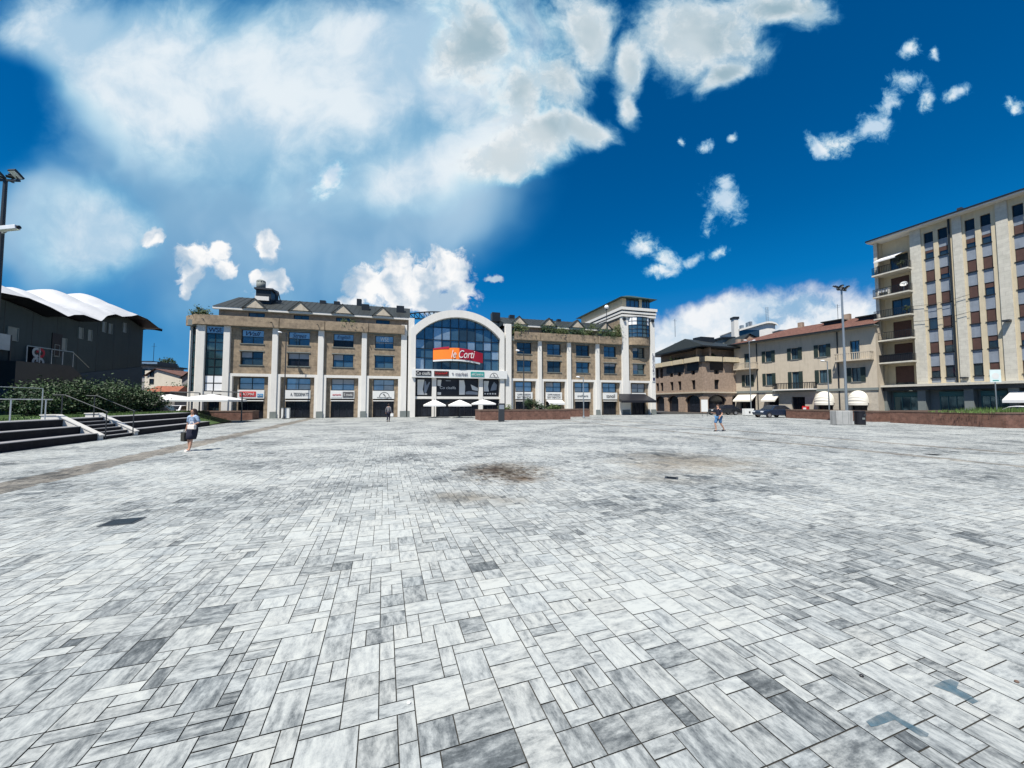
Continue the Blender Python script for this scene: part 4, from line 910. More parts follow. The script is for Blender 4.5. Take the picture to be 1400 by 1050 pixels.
# ---------------------------------------------------------------- brick corner building
BC = at(960, 500, 65.5); BR = at(1006, 500, 67.8); ba = math.atan2(BR.y-BC.y, BR.x-BC.x); BK = Frame((BC.x, BC.y), ba)
BLp = at(893, 500, 80.0); bla = math.atan2(BC.y-BLp.y, BC.x-BLp.x); BLL = (BC-BLp).length
bk = thing('brick_corner_building', 'brown brick corner building with arches, balconies and a dark hipped roof', 'building', BK.o, ba)
LM = Matrix.Rotation(bla-ba, 4, 'Z') @ Matrix.Translation((-BLL, 0, 0))
RM = Matrix.Identity(4); BRL = (BR-BC).length+2
wb = []
for Mx, LN, cs, tag_ in ((LM, BLL, [.1,.2,.42,.58,.84], 'l'), (RM, BRL, [.33,.86], 'r')):
    b = MB(Mx); o = []
    for c in cs:
        x = c*LN; big = c in (.42,.58,.84,.33) 
        w = .5 if LN > 10 else .55
        o += [(x-w, x+w, 6.9, 8.9), (x-w, x+w, 4.2, 5.9)]
    go = [(LN*.03, LN*.25, 0, 3.2), (LN*.32, LN*.55, 0, 3.2), (LN*.68, LN*.95, 0, 3.2)] if LN > 10 else [(LN*.12, LN*.55, 0, 3.2), (LN*.68, LN*.95, 0, 3.2)]
    b.wall(0, LN, 0, 9.0, 0, o+go, .5); b.build('wall', M['brick'], bk)
    for q in o: window(bk, q[0], q[1], q[2], q[3], .35, 2, 1, 'glassk', Mx)
    for q in go:
        a_ = MB(Mx); m0 = (q[0]+q[1])/2; hw = (q[1]-q[0])/2
        pts = [(q[0],3.2),(q[0],2.1)]+[(m0-hw*math.cos(math.pi*i/10), 2.1+1.05*math.sin(math.pi*i/10)) for i in range(1, 10)]+[(q[1],2.1),(q[1],3.2)]
        h_ = len(pts)//2
        a_.prism([pts[0]]+pts[1:h_+1]+[(m0, 3.2)], .05, .4); a_.prism([(m0,3.2)]+pts[h_:], .05, .4); a_.build('arch_head', M['brick'], bk)
        MB(Mx).box(q[0], q[1], .5, .6, 0, 3.2).build('shop_front', M['glassk'], bk)
    for c in (cs[2:] if LN > 10 else cs[:1]):                            # upper-floor loggias as flat dark slabs, their shade put into the colour
        MB(Mx).box(c*LN-1.5, c*LN+1.5, -.06, .1, 7.6, 9.0).build('loggia_shade', M['dark'], bk)
    MB(Mx).box(-.2, LN+.2, -.25, .2, 3.5, 3.75).build('string_course', M['sand'], bk)
    ps = [0, .27, .5, .72, 1] if LN > 10 else [0, .42, 1]
    for a, c in zip(ps, ps[1:]):
        MB(Mx).box(a*LN+.3, c*LN-.3, -.75, -.35, 9.1, 9.95).build('terrace_parapet', M['cream'], bk)
    MB(Mx).box(-.3, LN+.3, -.34, .3, 9.0, 9.9).build('terrace_slab', M['pole'], bk)
    MB(Mx).box(.5, LN, 1.6, 1.9, 9.9, 11.6).build('attic_wall', M['brick'], bk)
    MB(Mx).box(-.8 if LN < 10 else 0, LN, -1.0, 1.9, 11.6, 11.8).build('eave', M['frame'], bk)
def bw(p): return tuple(p)
c_l = LM @ Vector((0,-1.0,0)); cc = Vector((-.4,-1.0,0)); c_r = Vector((BRL,-1.0,0)); ap = Vector((.6, 4.6, 0)); c_lb = LM @ Vector((0,6.5,0)); rb_ = Vector((BRL,5.5,0))
b = MB(); z0 = 11.82; b.add([(c_l.x,c_l.y,z0),(cc.x,cc.y,z0),(c_r.x,c_r.y,z0),(ap.x,ap.y,13.9),(c_lb.x,c_lb.y,13.9),(rb_.x,rb_.y,13.7)], [(0,1,3,4),(1,2,5,3)]); b.build('roof', M['slate'], bk)
b = MB(); q = LM @ Vector((BLL*.25,4.5,0)); b.box(q.x-1.1,q.x+1.1,q.y-1,q.y+1,12.0,14.3); b.build('stair_tower', M['plinth'], bk)
b = MB(); q = LM @ Vector((BLL*.6,5.5,0)); b.box(q.x-1.8,q.x+1.5,q.y-1,q.y+1.0,13.0,14.5); b.build('roof_plant', M['frame'], bk)
b = MB(); b.tube((1,7.6,14.8),(1,7.6,18.4),.04).tube((.5,7.6,18.0),(1.5,7.6,18.0),.02,n=4); b.build('antenna', M['frame'], bk)
for i, (u, l) in enumerate(((924, 'grey green plant on the left terrace of the brick corner building'), (955, 'plant on the terrace at the brick building corner'), (973, 'plant on the right terrace of the brick corner building'))):
    p = at(u, 488, 68 if u > 940 else 73); shrub('terrace_plant', l, 'plant', (p.x, p.y, 9.8), (.9,.5,.5), 400, .12, 'leaf2', 'plants on the brick building terrace', 40+i, lump=.5)
# ---------------------------------------------------------------- buildings rising behind the house
def block(name, label, u0, u1, vt, Y, m, dep=8, cat='building', rot=0.0):
    a, b_ = at(u0, vt, Y), at(u1, vt, Y); t = thing(name, label, cat, (a.x, a.y, 0), rot)
    w = b_.x-a.x
    return t, w, a.z
pent, w, z = block('penthouse_building', 'white penthouse with a curved roof rising behind the red roofs', 1011, 1060, 452, 95, 'white')
zt = at(1030, 441.5, 95).z; zl = at(1011, 447.5, 95).z
MB().box(0, w, 0, 9, 0, zl-.6).build('wall', M['white'], pent)
MB().box(-.02, w*.55, -.05, .02, zl-3.0, zl-.7).build('window_band', M['glassd'], pent)
zf = lambda s: zl-.6+(zt-zl+.9)*np.interp(s, [0,.3,.55,.72,.86,.95,1], [0,.42,.78,1,.98,.82,.6])
b = MB(); b.grid(lambda s, t: (-.4+(w+.8)*s, -.6+10*t, zf(s)), 20, 1); b.grid(lambda s, t: (-.4+(w+.8)*s, -.6, zf(s)-.45*t), 20, 1); b.build('curved_roof', M['white'], pent)
b = MB(); b.prism([(.0,zl-.62),(w,zl-.62)]+[(w*i/12, zf(i/12)-.06) for i in range(12, -1, -1)], .02, 8.9); b.build('gable', M['white'], pent)
for s_ in (.12, .3, .36): MB().box(w*s_, w*s_+.7, 1.0, 1.8, zl-.3, zl+.3+s_*4).build('chimney', M['steel'], pent)
b = MB(); mz = at(1052, 420, 96).z
for k in (-.25, .25): b.tube((w*.86+k,1,zl),(w*.86+k,1,mz),.05,n=4)
for i in range(10): b.tube((w*.86-.5,1,zl+1.2+i*(mz-zl-1)/10),(w*.86+.5,1,zl+1.5+i*(mz-zl-1)/10),.03,n=4)
b.build('antenna_mast', M['steel'], pent)
st, w, z = block('chimney_stack', 'tall white chimney stack with a dark cap behind the red roofs', 1003.5, 1009.5, 436, 92, 'white', cat='chimney')
MB().box(0, w, 0, 1.3, 0, z).build('shaft', M['white'], st); MB().box(-.15, w+.15, -.15, 1.45, z, z+.55).build('cap', M['frame'], st)
dk, w, z = block('flat_roof_building', 'low dark flat-roofed block just left of the white chimney stack', 988, 1003, 463, 90, 'plinth')
MB().box(0, w, 0, 6, 0, z).build('wall', M['plinth'], dk); MB().box(-.5, w+.2, -.5, 6.4, z, z+.4).build('roof', M['frame'], dk); MB().box(0, w, -.06, 0, z-2.2, z-1.6).build('ledge', M['white'], dk)
gb_, w, z = block('gabled_house', 'brown gable-ended house between the white chimney and the red roof', 1008, 1062, 472, 82, 'brick', cat='house')
zp = at(1024, 457, 82).z
MB().prism([(0,0),(w,0),(w,z-.6),(w*.3,zp),(0,z)], 0, 8).build('wall', M['brownplaster'], gb_); b = MB()
b.add([(w*.3,-.3,zp+.15),(w+.5,-.3,z-.75),(w+.5,8.3,z-.75),(w*.3,8.3,zp+.15)], [(0,1,2,3)]); b.add([(-.4,-.3,z-.25),(w*.3,-.3,zp+.151),(w*.3,8.3,zp+.151),(-.4,8.3,z-.25)], [(0,1,2,3)]); b.build('roof', M['slate'], gb_)
for s_ in (-.02, .12): MB().box(w*s_, w*s_+.7, -.5, .3, z-2, z+1.3).build('chimney', M['brick'], gb_)
rp_, w, z = block('roof_plant_block', 'small grey lift housing on a roof right of the curved penthouse', 1066, 1074, 452, 90, 'steel', cat='roof block')
MB().box(0, w, 0, 2.5, 0, z).build('wall', M['plinth'], rp_); MB().box(-.1, w+.1, -.1, 2.6, z, z+.2).build('cap', M['steel'], rp_)
# ---------------------------------------------------------------- raised terrace with seating steps on the left
A0 = G(133, 602); ST = Frame((A0.x, A0.y), R(90+18.4)); HT = 1.05; rz = R(90+18.4)
def seat_block(label, x0, x1):
    t = thing('seating_steps', label, 'steps', ST.w(x0, 0), rz); L_ = x1-x0
    n = max(1, int(L_/3.0))
    for i in range(3):
        z0, z1 = .35*i, .35*(i+1)
        MB().box(0, L_, .65*i, 2.2, z0+(.003 if i else -.05), z1-.035).build('riser', M['riser'], t)
        MB().box(-.01, L_, .65*i-.03, .65*i+.68 if i < 2 else 2.2, z1-.035, z1).build('tread', M['tread'], t, bevel=.012)
    return t
seat_block('dark stone seating steps on the near left, ending at the first white cheek wall', -26, 0)
seat_block('dark stone seating steps beyond the stair, behind the walking woman', 3.0, 12.0)
stair = thing('stone_stair', 'short stone stair between two sloping white cheek walls', 'stairs', ST.w(.3, 0), rz)
for i in range(6):
    z0, z1 = .175*i, .175*(i+1)
    MB().box(0, 2.4, .26*i+.02, 2.2, z0+(.002 if i else -.05), z1-.035).build('riser', M['riser'], stair); MB().box(0, 2.4, .26*i, .26*i+.28 if i < 5 else 2.2, z1-.035, z1).build('tread', M['tread'], stair)
for x, lab in ((0, 'white sloping cheek wall on the near side of the stair'), (2.7, 'white sloping cheek wall on the far side of the stair')):
    t = thing('cheek_wall', lab, 'wall', ST.w(x, 0), rz)
    b = MB(Matrix.Rotation(R(90), 4, 'Z')); b.prism([(-.06,-.03),(2.1,-.03),(2.1,1.22),(1.55,1.22),(-.06,.2)], -.3, 0); b.build('body', M['white'], t, bevel=.02)
    b = MB(Matrix.Rotation(R(90), 4, 'Z')); b.add([(-.09,-.33,.2),(1.55,-.33,1.224),(2.13,-.33,1.224),(-.09,.03,.2),(1.55,.03,1.224),(2.13,.03,1.224),(-.09,-.33,.25),(1.55,-.33,1.27),(2.13,-.33,1.27),(-.09,.03,.25),(1.55,.03,1.27),(2.13,.03,1.27)],
        [(6,7,10,9),(7,8,11,10),(0,1,7,6),(1,2,8,7),(3,9,10,4),(4,10,11,5),(0,6,9,3),(2,5,11,8)]); b.build('coping', M['white'], t)
def rail(label, pts, posts, frame, z0=0, r=.022, m='pole', group=None, cap=True):
    o = frame.w(*pts[0][:2]); t = thing('handrail', label, 'handrail', o, 0, group)
    w = [frame.w(*p)-o for p in pts]; MB().path(w, r).build('rail', M[m], t)
    for p, h in posts: q = frame.w(*p)-o; MB().tube(q, q+Vector((0,0,h)), r*1.1, n=6).build('post', M[m], t)
    return t
rail('dark handrail sloping down beside the near white cheek wall', [(.45,2.0,2.2),(.45,1.55,2.2),(.45,-.1,1.35)], [((.45,1.65,1.0),1.18),((.45,-.05,0),1.36)], ST, m='pole')
rail('dark handrail sloping down beside the far white cheek wall', [(2.55,2.0,2.2),(2.55,1.55,2.2),(2.55,-.1,1.35)], [((2.55,1.65,1.0),1.18),((2.55,-.05,0),1.36)], ST, m='pole')
rail('pale steel rail along the top of the near seating steps', [(-26,1.75,1.98),(.05,1.75,1.98)], [((x,1.75,1.0),.98) for x in (-24,-20,-16,-12,-9,-6,-4,-2,-.3)], ST, m='paleSteel')
gr = rail('higher pale rail with glass panels on the terrace at the far left', [(-16,4.5,2.6),(3.7,4.5,2.6)], [((x,4.5,1.0),1.6) for x in (-16,-13,-10,-7,-4,-1.5,1.2,3.7)], ST, m='paleSteel')
o = ST.w(-16,4.5); 
for a, c in ((-10,-7),(-7,-4),(-4,-1.5),(-1.5,1.2),(1.2,3.7)):
    p, q = ST.w(a+.08,4.5)-o, ST.w(c-.08,4.5)-o
    b = MB(); b.add([(p.x,p.y,1.15),(q.x,q.y,1.15),(q.x,q.y,2.5),(p.x,p.y,2.5)], [(0,1,2,3)]); b.build('glass_panel', M['clearglass'], gr)
b = MB(); b.plan([ST.w(-40,2.2).xy, ST.w(12,2.2).xy, ST.w(19,4.0).xy, ST.w(26,60).xy, ST.w(-40,60).xy][::-1], -.05, HT-.02); structure(b.build('lawn', M['grass']))
gp = [ST.w(12,.2), ST.w(12,2.3), ST.w(19,4.1), ST.w(20,1.2)]
b = MB(); b.add([(gp[0].x,gp[0].y,.05),(gp[1].x,gp[1].y,HT-.03),(gp[2].x,gp[2].y,HT-.03),(gp[3].x,gp[3].y,.02)], [(0,1,2,3)]); e = ST.w(12,0)
structure(b.build('grass_bank', M['grass']))
rg = random.Random(2); b = MB()
for i in range(7000):
    x = rg.uniform(-14, 12) if i < 5200 else rg.uniform(12, 19); y = 2.25+abs(rg.gauss(0, 1.8)); z = HT-.02
    if i >= 5200: y = rg.uniform(1.2, 5); z = max(.03, min(HT-.03, (y-.7)/2.3*HT))
    if .2 < x < 2.8 and y < 4: continue
    p = ST.w(x, y, z); a = rg.uniform(0, 6.28); h = rg.uniform(.05, .16); dx, dy_ = .012*math.cos(a), .012*math.sin(a); l = rg.gauss(0, .04)
    b.add([(p.x-dx,p.y-dy_,z),(p.x+dx,p.y+dy_,z),(p.x+l,p.y+l*.5,z+h)], [(0,1,2)])
g = b.build('grass', M['blade']); g['kind'] = 'stuff'
# ---------------------------------------------------------------- hall with a white tensile roof
HC = at(193.5, 500, 45.0); hang = R(107.5); HF = Frame((HC.x, HC.y), hang)        # local y runs into the hall; shapes are given from the far corner towards the viewer and mirrored
HM = Matrix.Diagonal((-1,1,1,1))
def hh(u, v, y=0.0): x, z = HF.hit(u, v, y); return -x, z
hall = thing('event_hall', 'dark grey green hall with a billowing white membrane roof', 'hall', HF.o, hang)
HLn = 34.0
def hz_(x): return 11.4-1.05*x/9.0 if x < 18 else 9.3
ew = [(0,11.15),(2.2,11.75),(4.0,11.85),(4.9,11.5),(6.4,11.1),(7.4,11.15),(8.6,10.7),(9.3,10.0),(11.5,10.15),(12.6,9.9),(13.2,9.6),(15,10.0),(17,10.25),(20,10.0),(22,9.5),(26,10.0),(HLn,9.6)]
ez = lambda x: np.interp(x, [p[0] for p in ew], [p[1] for p in ew])
seamz = lambda x: 6.15-.16*x
b = MB(HM); b.prism([(0,seamz(0)),(HLn,seamz(HLn)) if seamz(HLn) > .4 else (HLn,.4)]+[(HLn*i/60, float(ez(HLn*i/60))-.35) for i in range(60, -1, -1)], 0, .4); b.build('upper_wall', M['hall'], hall)
b = MB(HM); b.prism([(0,0),(HLn,0),(HLn,max(.41,seamz(HLn))-.0),(0,seamz(0))], -.12, .398); b.build('lower_wall', M['hallb'], hall)
MB(HM).box(.002, .4, .41, 30, 0, 10.9).box(HLn-.4, HLn, .41, 30, 0, 9).box(.4, HLn-.4, 29.6, 30, 0, 11).build('side_wall', M['hall'], hall)
def memb(s, t):
    x = -1.0+(HLn+1.2)*s; y = -1.5+31*t
    base = float(ez(max(0, x)))
    k = min(1, max(0, (y+1.5)/5.0)); k2 = math.sin(k*math.pi/2)
    lob = abs(math.sin(math.pi*((x+y*.55)/3.9+.1)))**.6
    lob2 = abs(math.sin(math.pi*(y/5.5-.2)))**.6
    z = base-.1+1.15*k2+k*(.95*lob+.35*lob2-.3)-max(0, y-14)*.06
    if x < 4.5: z -= ((4.5-x)/5.8)**1.4*1.9*k
    return (x, y, z)
MB(HM).grid(memb, 200, 110).build('membrane_roof', M['membrane'], hall, smooth=True)
b = MB(HM); b.grid(lambda s, t: (-1.0+(HLn+1.2)*s, -1.48+1.6*t, memb(s, 0)[2]-.06-.1*t), 130, 2); b.grid(lambda s, t: (-1.0+.02, -1.4+31*s, memb(0, s)[2]-.05-.25*t), 40, 1); b.build('roof_edge', M['black'], hall)
for u, v in ((110,452),(122.5,455),(141.8,443.5),(150.5,446),(170,444.5),(87,467),(77,476),(17,453)):
    x, z = hh(u, v+3.5, -.02); w = .55 if u > 20 else .9
    window(hall, x-w*.5, x+w*.5, z-.55, z+.55, -.03, 1, 1, 'hallpane', HM, bar=.04, fm='hallpane')
x, z = hh(77.5, 465, -.02); MB(HM).box(x-.55, x+.5, -.06, .05, z-1.4, z+.6).build('recess_shade', M['dark'], hall)  # dark slab proud of the wall, the shade of a hollow as its colour
b = MB(HM)
for i in range(1, 14): b.box(i*2.4-.02, i*2.4+.02, -.012, .01, seamz(i*2.4)+.02, float(ez(i*2.4))-.37)
b.build('seam', M['pole'], hall)
x0, z0 = hh(58, 476, -.3); x1, z1 = hh(42, 502, -.3)
sg_ = MB(HM).box(x0, x1, -.4, -.125, z1-.2, z0).build('sign_panel', M['signb'], hall)
for i, (dx, zf_, r, m) in enumerate(((.3,.74,.42,'crimson'),(.7,.74,.42,'palegrey'),(.3,.28,.4,'palegrey'),(.68,.28,.4,'palegrey'))):
    cx = x0+(x1-x0)*dx; cz = z1+(z0-z1)*zf_; b = MB(HM)
    for k in range(12):
        a0, a1 = 5.2*k/12-2.2*(i % 2), 5.2*(k+1)/12-2.2*(i % 2); ri = r*.5
        b.add([(cx+r*math.cos(a0),-.41,cz+r*math.sin(a0)),(cx+r*math.cos(a1),-.41,cz+r*math.sin(a1)),(cx+ri*math.cos(a1),-.41,cz+ri*math.sin(a1)),(cx+ri*math.cos(a0),-.41,cz+ri*math.sin(a0))], [(0,1,2,3)])
    b.build('emblem', M[m], sg_)
xa, za = hh(60, 500, -1.5); xb, zb = hh(112, 506, -1.5)
MB(HM).prism([(xb-.2,1.0),(xa+2.4,1.0),(xa+2.4,za+.15),(xb+1.2,zb+.3),(xb,zb-.5)], -1.5, -.13).build('entrance_canopy', M['pole'], hall)
b = MB(HM); 
for i in range(5): xx = xb+1.0+i*(xa-xb+.5)/4; b.tube((xx,-1.45,za+.1),(xx,-1.45,za+1.4),.04,n=5)
b.tube((xb+1,-1.45,zb+1.55),(xa+1.5,-1.45,za+1.45),.04,n=5).tube((xb+1,-1.45,zb+1.5),(xb-.9,-1.45,zb+.3),.04,n=5); b.build('balustrade', M['steel'], hall)
ban_ = thing('white_banner', 'pale banner panel on the hall wall at the left edge', 'banner', HF.w(-hh(2, 465, -.3)[0], -.3)); x, z = hh(3, 466, -.3)
MB(Matrix.Rotation(hang, 4, 'Z') @ HM).box(-.7, 1.1, 0, .06, hh(3, 478, -.3)[1], hh(3, 456, -.3)[1]).build('panel', M['palegrey'], ban_); MB(Matrix.Rotation(hang, 4, 'Z') @ HM).box(-.8, -.7, -.02, .1, 1, hh(3, 456, -.3)[1]).build('post', M['pole'], ban_)
# dark shrubs in front of the hall
for i, (u, v, Y, r, n, lab) in enumerate((
    (28, 527, 22, (1.5,1.3,1.2), 2600, 'dark shrub at the far left, behind the glass terrace rail'),
    (62, 521, 25, (2.2,1.8,1.8), 4600, 'broad dark bush behind the end of the upper pale rail'),
    (102, 517, 27, (2.3,2.0,2.1), 5200, 'tallest dark bush above the first stair handrail'),
    (140, 519, 29, (2.2,2.0,2.0), 4800, 'dense dark bush above the second stair handrail'),
    (172, 521, 31, (2.0,2.0,1.9), 4200, 'dark bush before the far corner of the hall'),
    (198, 532, 33, (1.6,1.6,1.6), 3000, 'lowest dark bush, last in the row, left of the white parasols'))):
    p = at(u, v, Y); ztop = p.z
    shrub('dense_shrub', lab, 'bush', (p.x, p.y, HT-.05), (r[0], r[1], (ztop-HT)*.5), n, .085, 'leaf', 'dark bushes before the hall', 60+i, lift=(ztop-HT)*.47, lump=.3)
hb = MB(); pts = [ST.w(-30,7.5), ST.w(14,8.5), ST.w(14,10), ST.w(-30,9)]
hb = MB()
for i in range(60):
    p = ST.w(-28+42*i/59+random.uniform(-.3,.3), 8.6+random.uniform(-.4,.4)); leaves(hb, (p.x, p.y, HT+.55), (.7,.7,.5), 130, .08, seed=200+i, lump=.4)
tag(hb.build('hedge', M['leaf']), 'low dark hedge running along the terrace under the bushes', 'hedge')
# ---------------------------------------------------------------- far things at the left: hill, houses, trees
b = MB()
def hillf(s, t):
    x = -330+420*s; y = 260+260*t
    h = 46*math.exp(-((x+175)/95)**2-((y-400)/110)**2)+20*math.exp(-((x+60)/120)**2-((y-420)/90)**2)
    return (x, y, h-.5+2.5*math.sin(x*.35)*math.sin(y*.21)*(h > 4))
structure(MB().grid(hillf, 80, 30).build('hill', M['hillmat'], smooth=True))
a, c = at(208, 520, 60), at(249, 520, 60); W_ = (c-a).length; an = math.atan2(c.y-a.y, c.x-a.x)
hs_ = thing('cream_house', 'cream gable-ended house between the hall and the shopping centre', 'house', (a.x, a.y, 0), an); zt = at(212, 505, 60).z; zl = at(205, 511, 60).z; zr_ = at(247, 515, 60).z
MB().prism([(-.8,0),(W_,0),(W_,zr_),(W_*.12,zt),(-.8,zl-.3)], 0, 10).build('wall', M['beige'], hs_)
b = MB(); b.add([(W_*.12,-.3,zt+.12),(W_+.4,-.3,zr_),(W_+.4,10.2,zr_),(W_*.12,10.2,zt+.12),(-1.3,-.3,zl-.4),(-1.3,10.2,zl-.4)], [(0,1,2,3),(3,5,4,0)]); b.build('roof', M['tile'], hs_)
for (u, v) in ((208.5, 511.5), (208, 521.5)):
    x = (at(u, v, 60.5).x-a.x)/math.cos(an); z = at(u, v, 60.5).z; window(hs_, x+.1, x+.75, z-.4, z+.4, -.03, 1, 1, 'glassk')
MB().box(-2.2, -1.2, 1, 2, 0, zl+.6).build('chimney', M['beige'], hs_)
a = at(201, 528, 52); sh = thing('tiled_shed', 'small shed with an orange tiled roof before the cream house', 'shed', (a.x, a.y, 0), R(12)); z1 = at(212, 527, 52).z; z0 = at(212, 534, 52).z
MB().prism([(0.2,0),(3.4,0),(3.4,z0-.1),(.2,z0-.1)], 0, 3).build('wall', M['greyhouse'], sh); b = MB(); b.add([(-.3,-.5,z0-.15),(4.0,-.5,z0-.15),(3.6,1.6,z1),(.3,1.6,z1),(-.3,3.6,z0-.15),(4.0,3.6,z0-.15)], [(0,1,2,3),(3,2,5,4),(1,5,2),(0,3,4)]); b.build('roof', M['orange_tile'], sh)
window(sh, 1.4, 2.2, 1.2, 2.4, -.04, 1, 1, 'glassk')
a = at(190, 497, 90); c = at(233, 497, 96); ap_ = thing('flat_roofed_apartments', 'grey apartment house with a dark overhanging roof behind the cream house', 'apartment building', (a.x, a.y, 0), 0); W_ = c.x-a.x; zt = at(220, 499, 92).z
MB().box(0, W_, 0, 10, 0, zt-.4).build('wall', M['greyhouse'], ap_); MB().box(-.8, W_+.6, -1.5, 10.5, zt-.4, zt).build('roof', M['frame'], ap_); MB().box(2.2, W_-2.5, 1, 8, zt, zt+.9).build('attic', M['pole'], ap_); MB().box(3.5, W_-2.3, .9, .99, zt+.15, zt+.6).build('attic_window', M['glassp'], ap_)
for i in range(4): window(ap_, .8+i*2.1, 2.2+i*2.1, zt-3, zt-1.2, -.05, 1, 1, 'glassk')
b = MB(); q = at(216, 470, 94); b.tube((q.x-a.x,3,zt+.9),(q.x-a.x,3,q.z),.05).tube((q.x-a.x-.6,3,q.z-.8),(q.x-a.x+.6,3,q.z-.8),.03,n=4); b.build('antenna', M['frame'], ap_)
a = at(249, 512, 58); hg = thing('grey_house', 'narrow grey house with a pointed gable beside the shopping centre', 'house', (a.x, a.y, 0), R(15)); z0 = at(250, 516, 58).z; z1 = at(254, 508, 58).z
MB().prism([(0,0),(3.2,0),(3.2,z0+.3),(1.1,z1),(0,z0)], 0, 8).build('wall', M['greyhouse'], hg); b = MB(); b.add([(-.3,-.3,z0-.2),(1.1,-.3,z1+.1),(1.1,8.2,z1+.1),(-.3,8.2,z0-.2),(3.5,-.3,z0+.2),(3.5,8.2,z0+.2)], [(0,1,2,3),(1,4,5,2)]); b.build('roof', M['slate'], hg)
for x in (.6, 1.9): window(hg, x, x+.7, 2.2, 4.4, -.05, 1, 1, 'glassk')
p = at(228, 495, 105); t = shrub('round_tree', 'round dark tree above the flat roof on the left skyline', 'tree', (p.x, p.y, 0), (2.2,2.2,2.0), 1500, .22, 'leaf', None, 91, lift=p.z-.6)
for i, (u, v, Y, r, l) in enumerate(((241, 535, 55, 1.3, 'small dark tree below the cream house wall'), (252, 530, 56, 1.6, 'dark conifer-like tree beside the narrow grey house'))):
    p = at(u, v, Y); shrub('small_tree', l, 'tree', (p.x, p.y, 0), (r,r,r*1.2), 1400, .14, 'leaf', None, 95+i, lift=p.z-.8)
# ---------------------------------------------------------------- lamp posts
def mast(name, label, u, v, Y, zb=0, group=None, camera=False, heads=4, r=.12, hm='pole', pm='pole'):
    p = at(u, v, Y); t = thing(name, label, 'lamp post', (p.x, p.y, zb), R(random.uniform(-20,20)), group); h = p.z-zb
    MB().tube((0,0,0),(0,0,h),r,r*.6,n=12).build('pole', M[pm], t); MB().lathe([(r*1.9,0),(r*1.9,.08),(r*1.15,.2),(r,.5)]).build('base', M[pm], t)
    MB().box(-.62,.62,-.04,.04,h-.02,h+.06).box(-.04,.04,-.3,.3,h+.06,h+.1).build('crossbar', M['pole'], t)
    for k in range(heads):
        x = (-.56,-.25,.25,.56)[k]; s_ = -1 if k % 2 else 1
        Mx = Matrix.Translation((x, .1*s_, h+.26)) @ Matrix.Rotation(R(28*s_+(-1)**k*6), 4, 'X') @ Matrix.Rotation(R(12*(-1)**k), 4, 'Y')
        f = MB(Mx).box(-.14,.14,-.22,.22,-.05,.06).box(-.1,.1,-.13,.13,.06,.12).build('floodlight', M['frame'], t); MB(Mx).box(-.12,.12,-.19,.19,-.062,-.05).build('lens', M['lampglass'], f)
        MB().tube((x,0,h+.05),(x,.1*s_,h+.22),.025,n=5).build('bracket', M['pole'], t)
    if camera:
        z = at(u-5, 315, Y).z-zb; MB().tube((0,0,z-.15),(.35,-.15,z-.12),.04).build('camera_arm', M['paleSteel'], t)
        c = MB(Matrix.Translation((.55,-.25,z)) @ Matrix.Rotation(R(-8), 4, 'Y')).box(-.38,.42,-.11,.11,-.1,.1).build('security_camera', M['carwhite'], t, bevel=.02); MB(Matrix.Translation((.55,-.25,z)) @ Matrix.Rotation(R(-8), 4, 'Y')).tube((.42,0,0),(.5,0,0),.08).build('lens', M['black'], c)
    return t
mast('floodlight_mast', 'dark floodlight mast with a white security camera at the left edge', 7.5, 247, 17.0, HT, 'floodlight masts', True)
mast('floodlight_mast', 'tall grey floodlight mast behind the concrete block on the right', 1150.5, 397, 33.0, .0, 'floodlight masts', False, pm='steel')
def lampost(label, u, v, Y, heads=1, group='street lamps', m='steel'):
    p = at(u, v, Y); t = thing('street_lamp', label, 'street lamp', (p.x, p.y, 0), 0, group); h = p.z
    MB().tube((0,0,0),(0,0,h),.075,.05,n=8).build('pole', M[m], t); MB().lathe([(.16,0),(.16,.05),(.09,.3)]).build('base', M[m], t)
    for k in range(heads):
        s_ = -1 if k == 0 else 1
        a_ = MB().tube((0,0,h-.1),(s_*.5,-.1,h+.05),.035,n=6).build('arm', M[m], t); MB(Matrix.Translation((s_*.65,-.12,h+.05)) @ Matrix.Rotation(R(-8*s_), 4, 'Y')).lathe([(.02,.1),(.18,.06),(.24,-.02),(.16,-.07),(.02,-.09)]).build('lamp_head', M['lampglass'], t)
    return t
lampost('slim street lamp with one head before the arched shop awnings', 1131, 494, 44)
lampost('slim two-headed street lamp before the left end of the town house', 1024, 466, 56, 2)
lampost('slender dark lamp post before the second bay of the left wing', 391.5, 455, 41.5, 1, 'dark lamp posts', 'pole')
lampost('slender dark lamp post beside the white pylon right of the arch', 716, 480, 39.5, 1, 'dark lamp posts', 'pole')
lampost('slender pale lamp post at the right end of the red brick planter', 797.5, 516, 44, 1, 'dark lamp posts', 'steel')
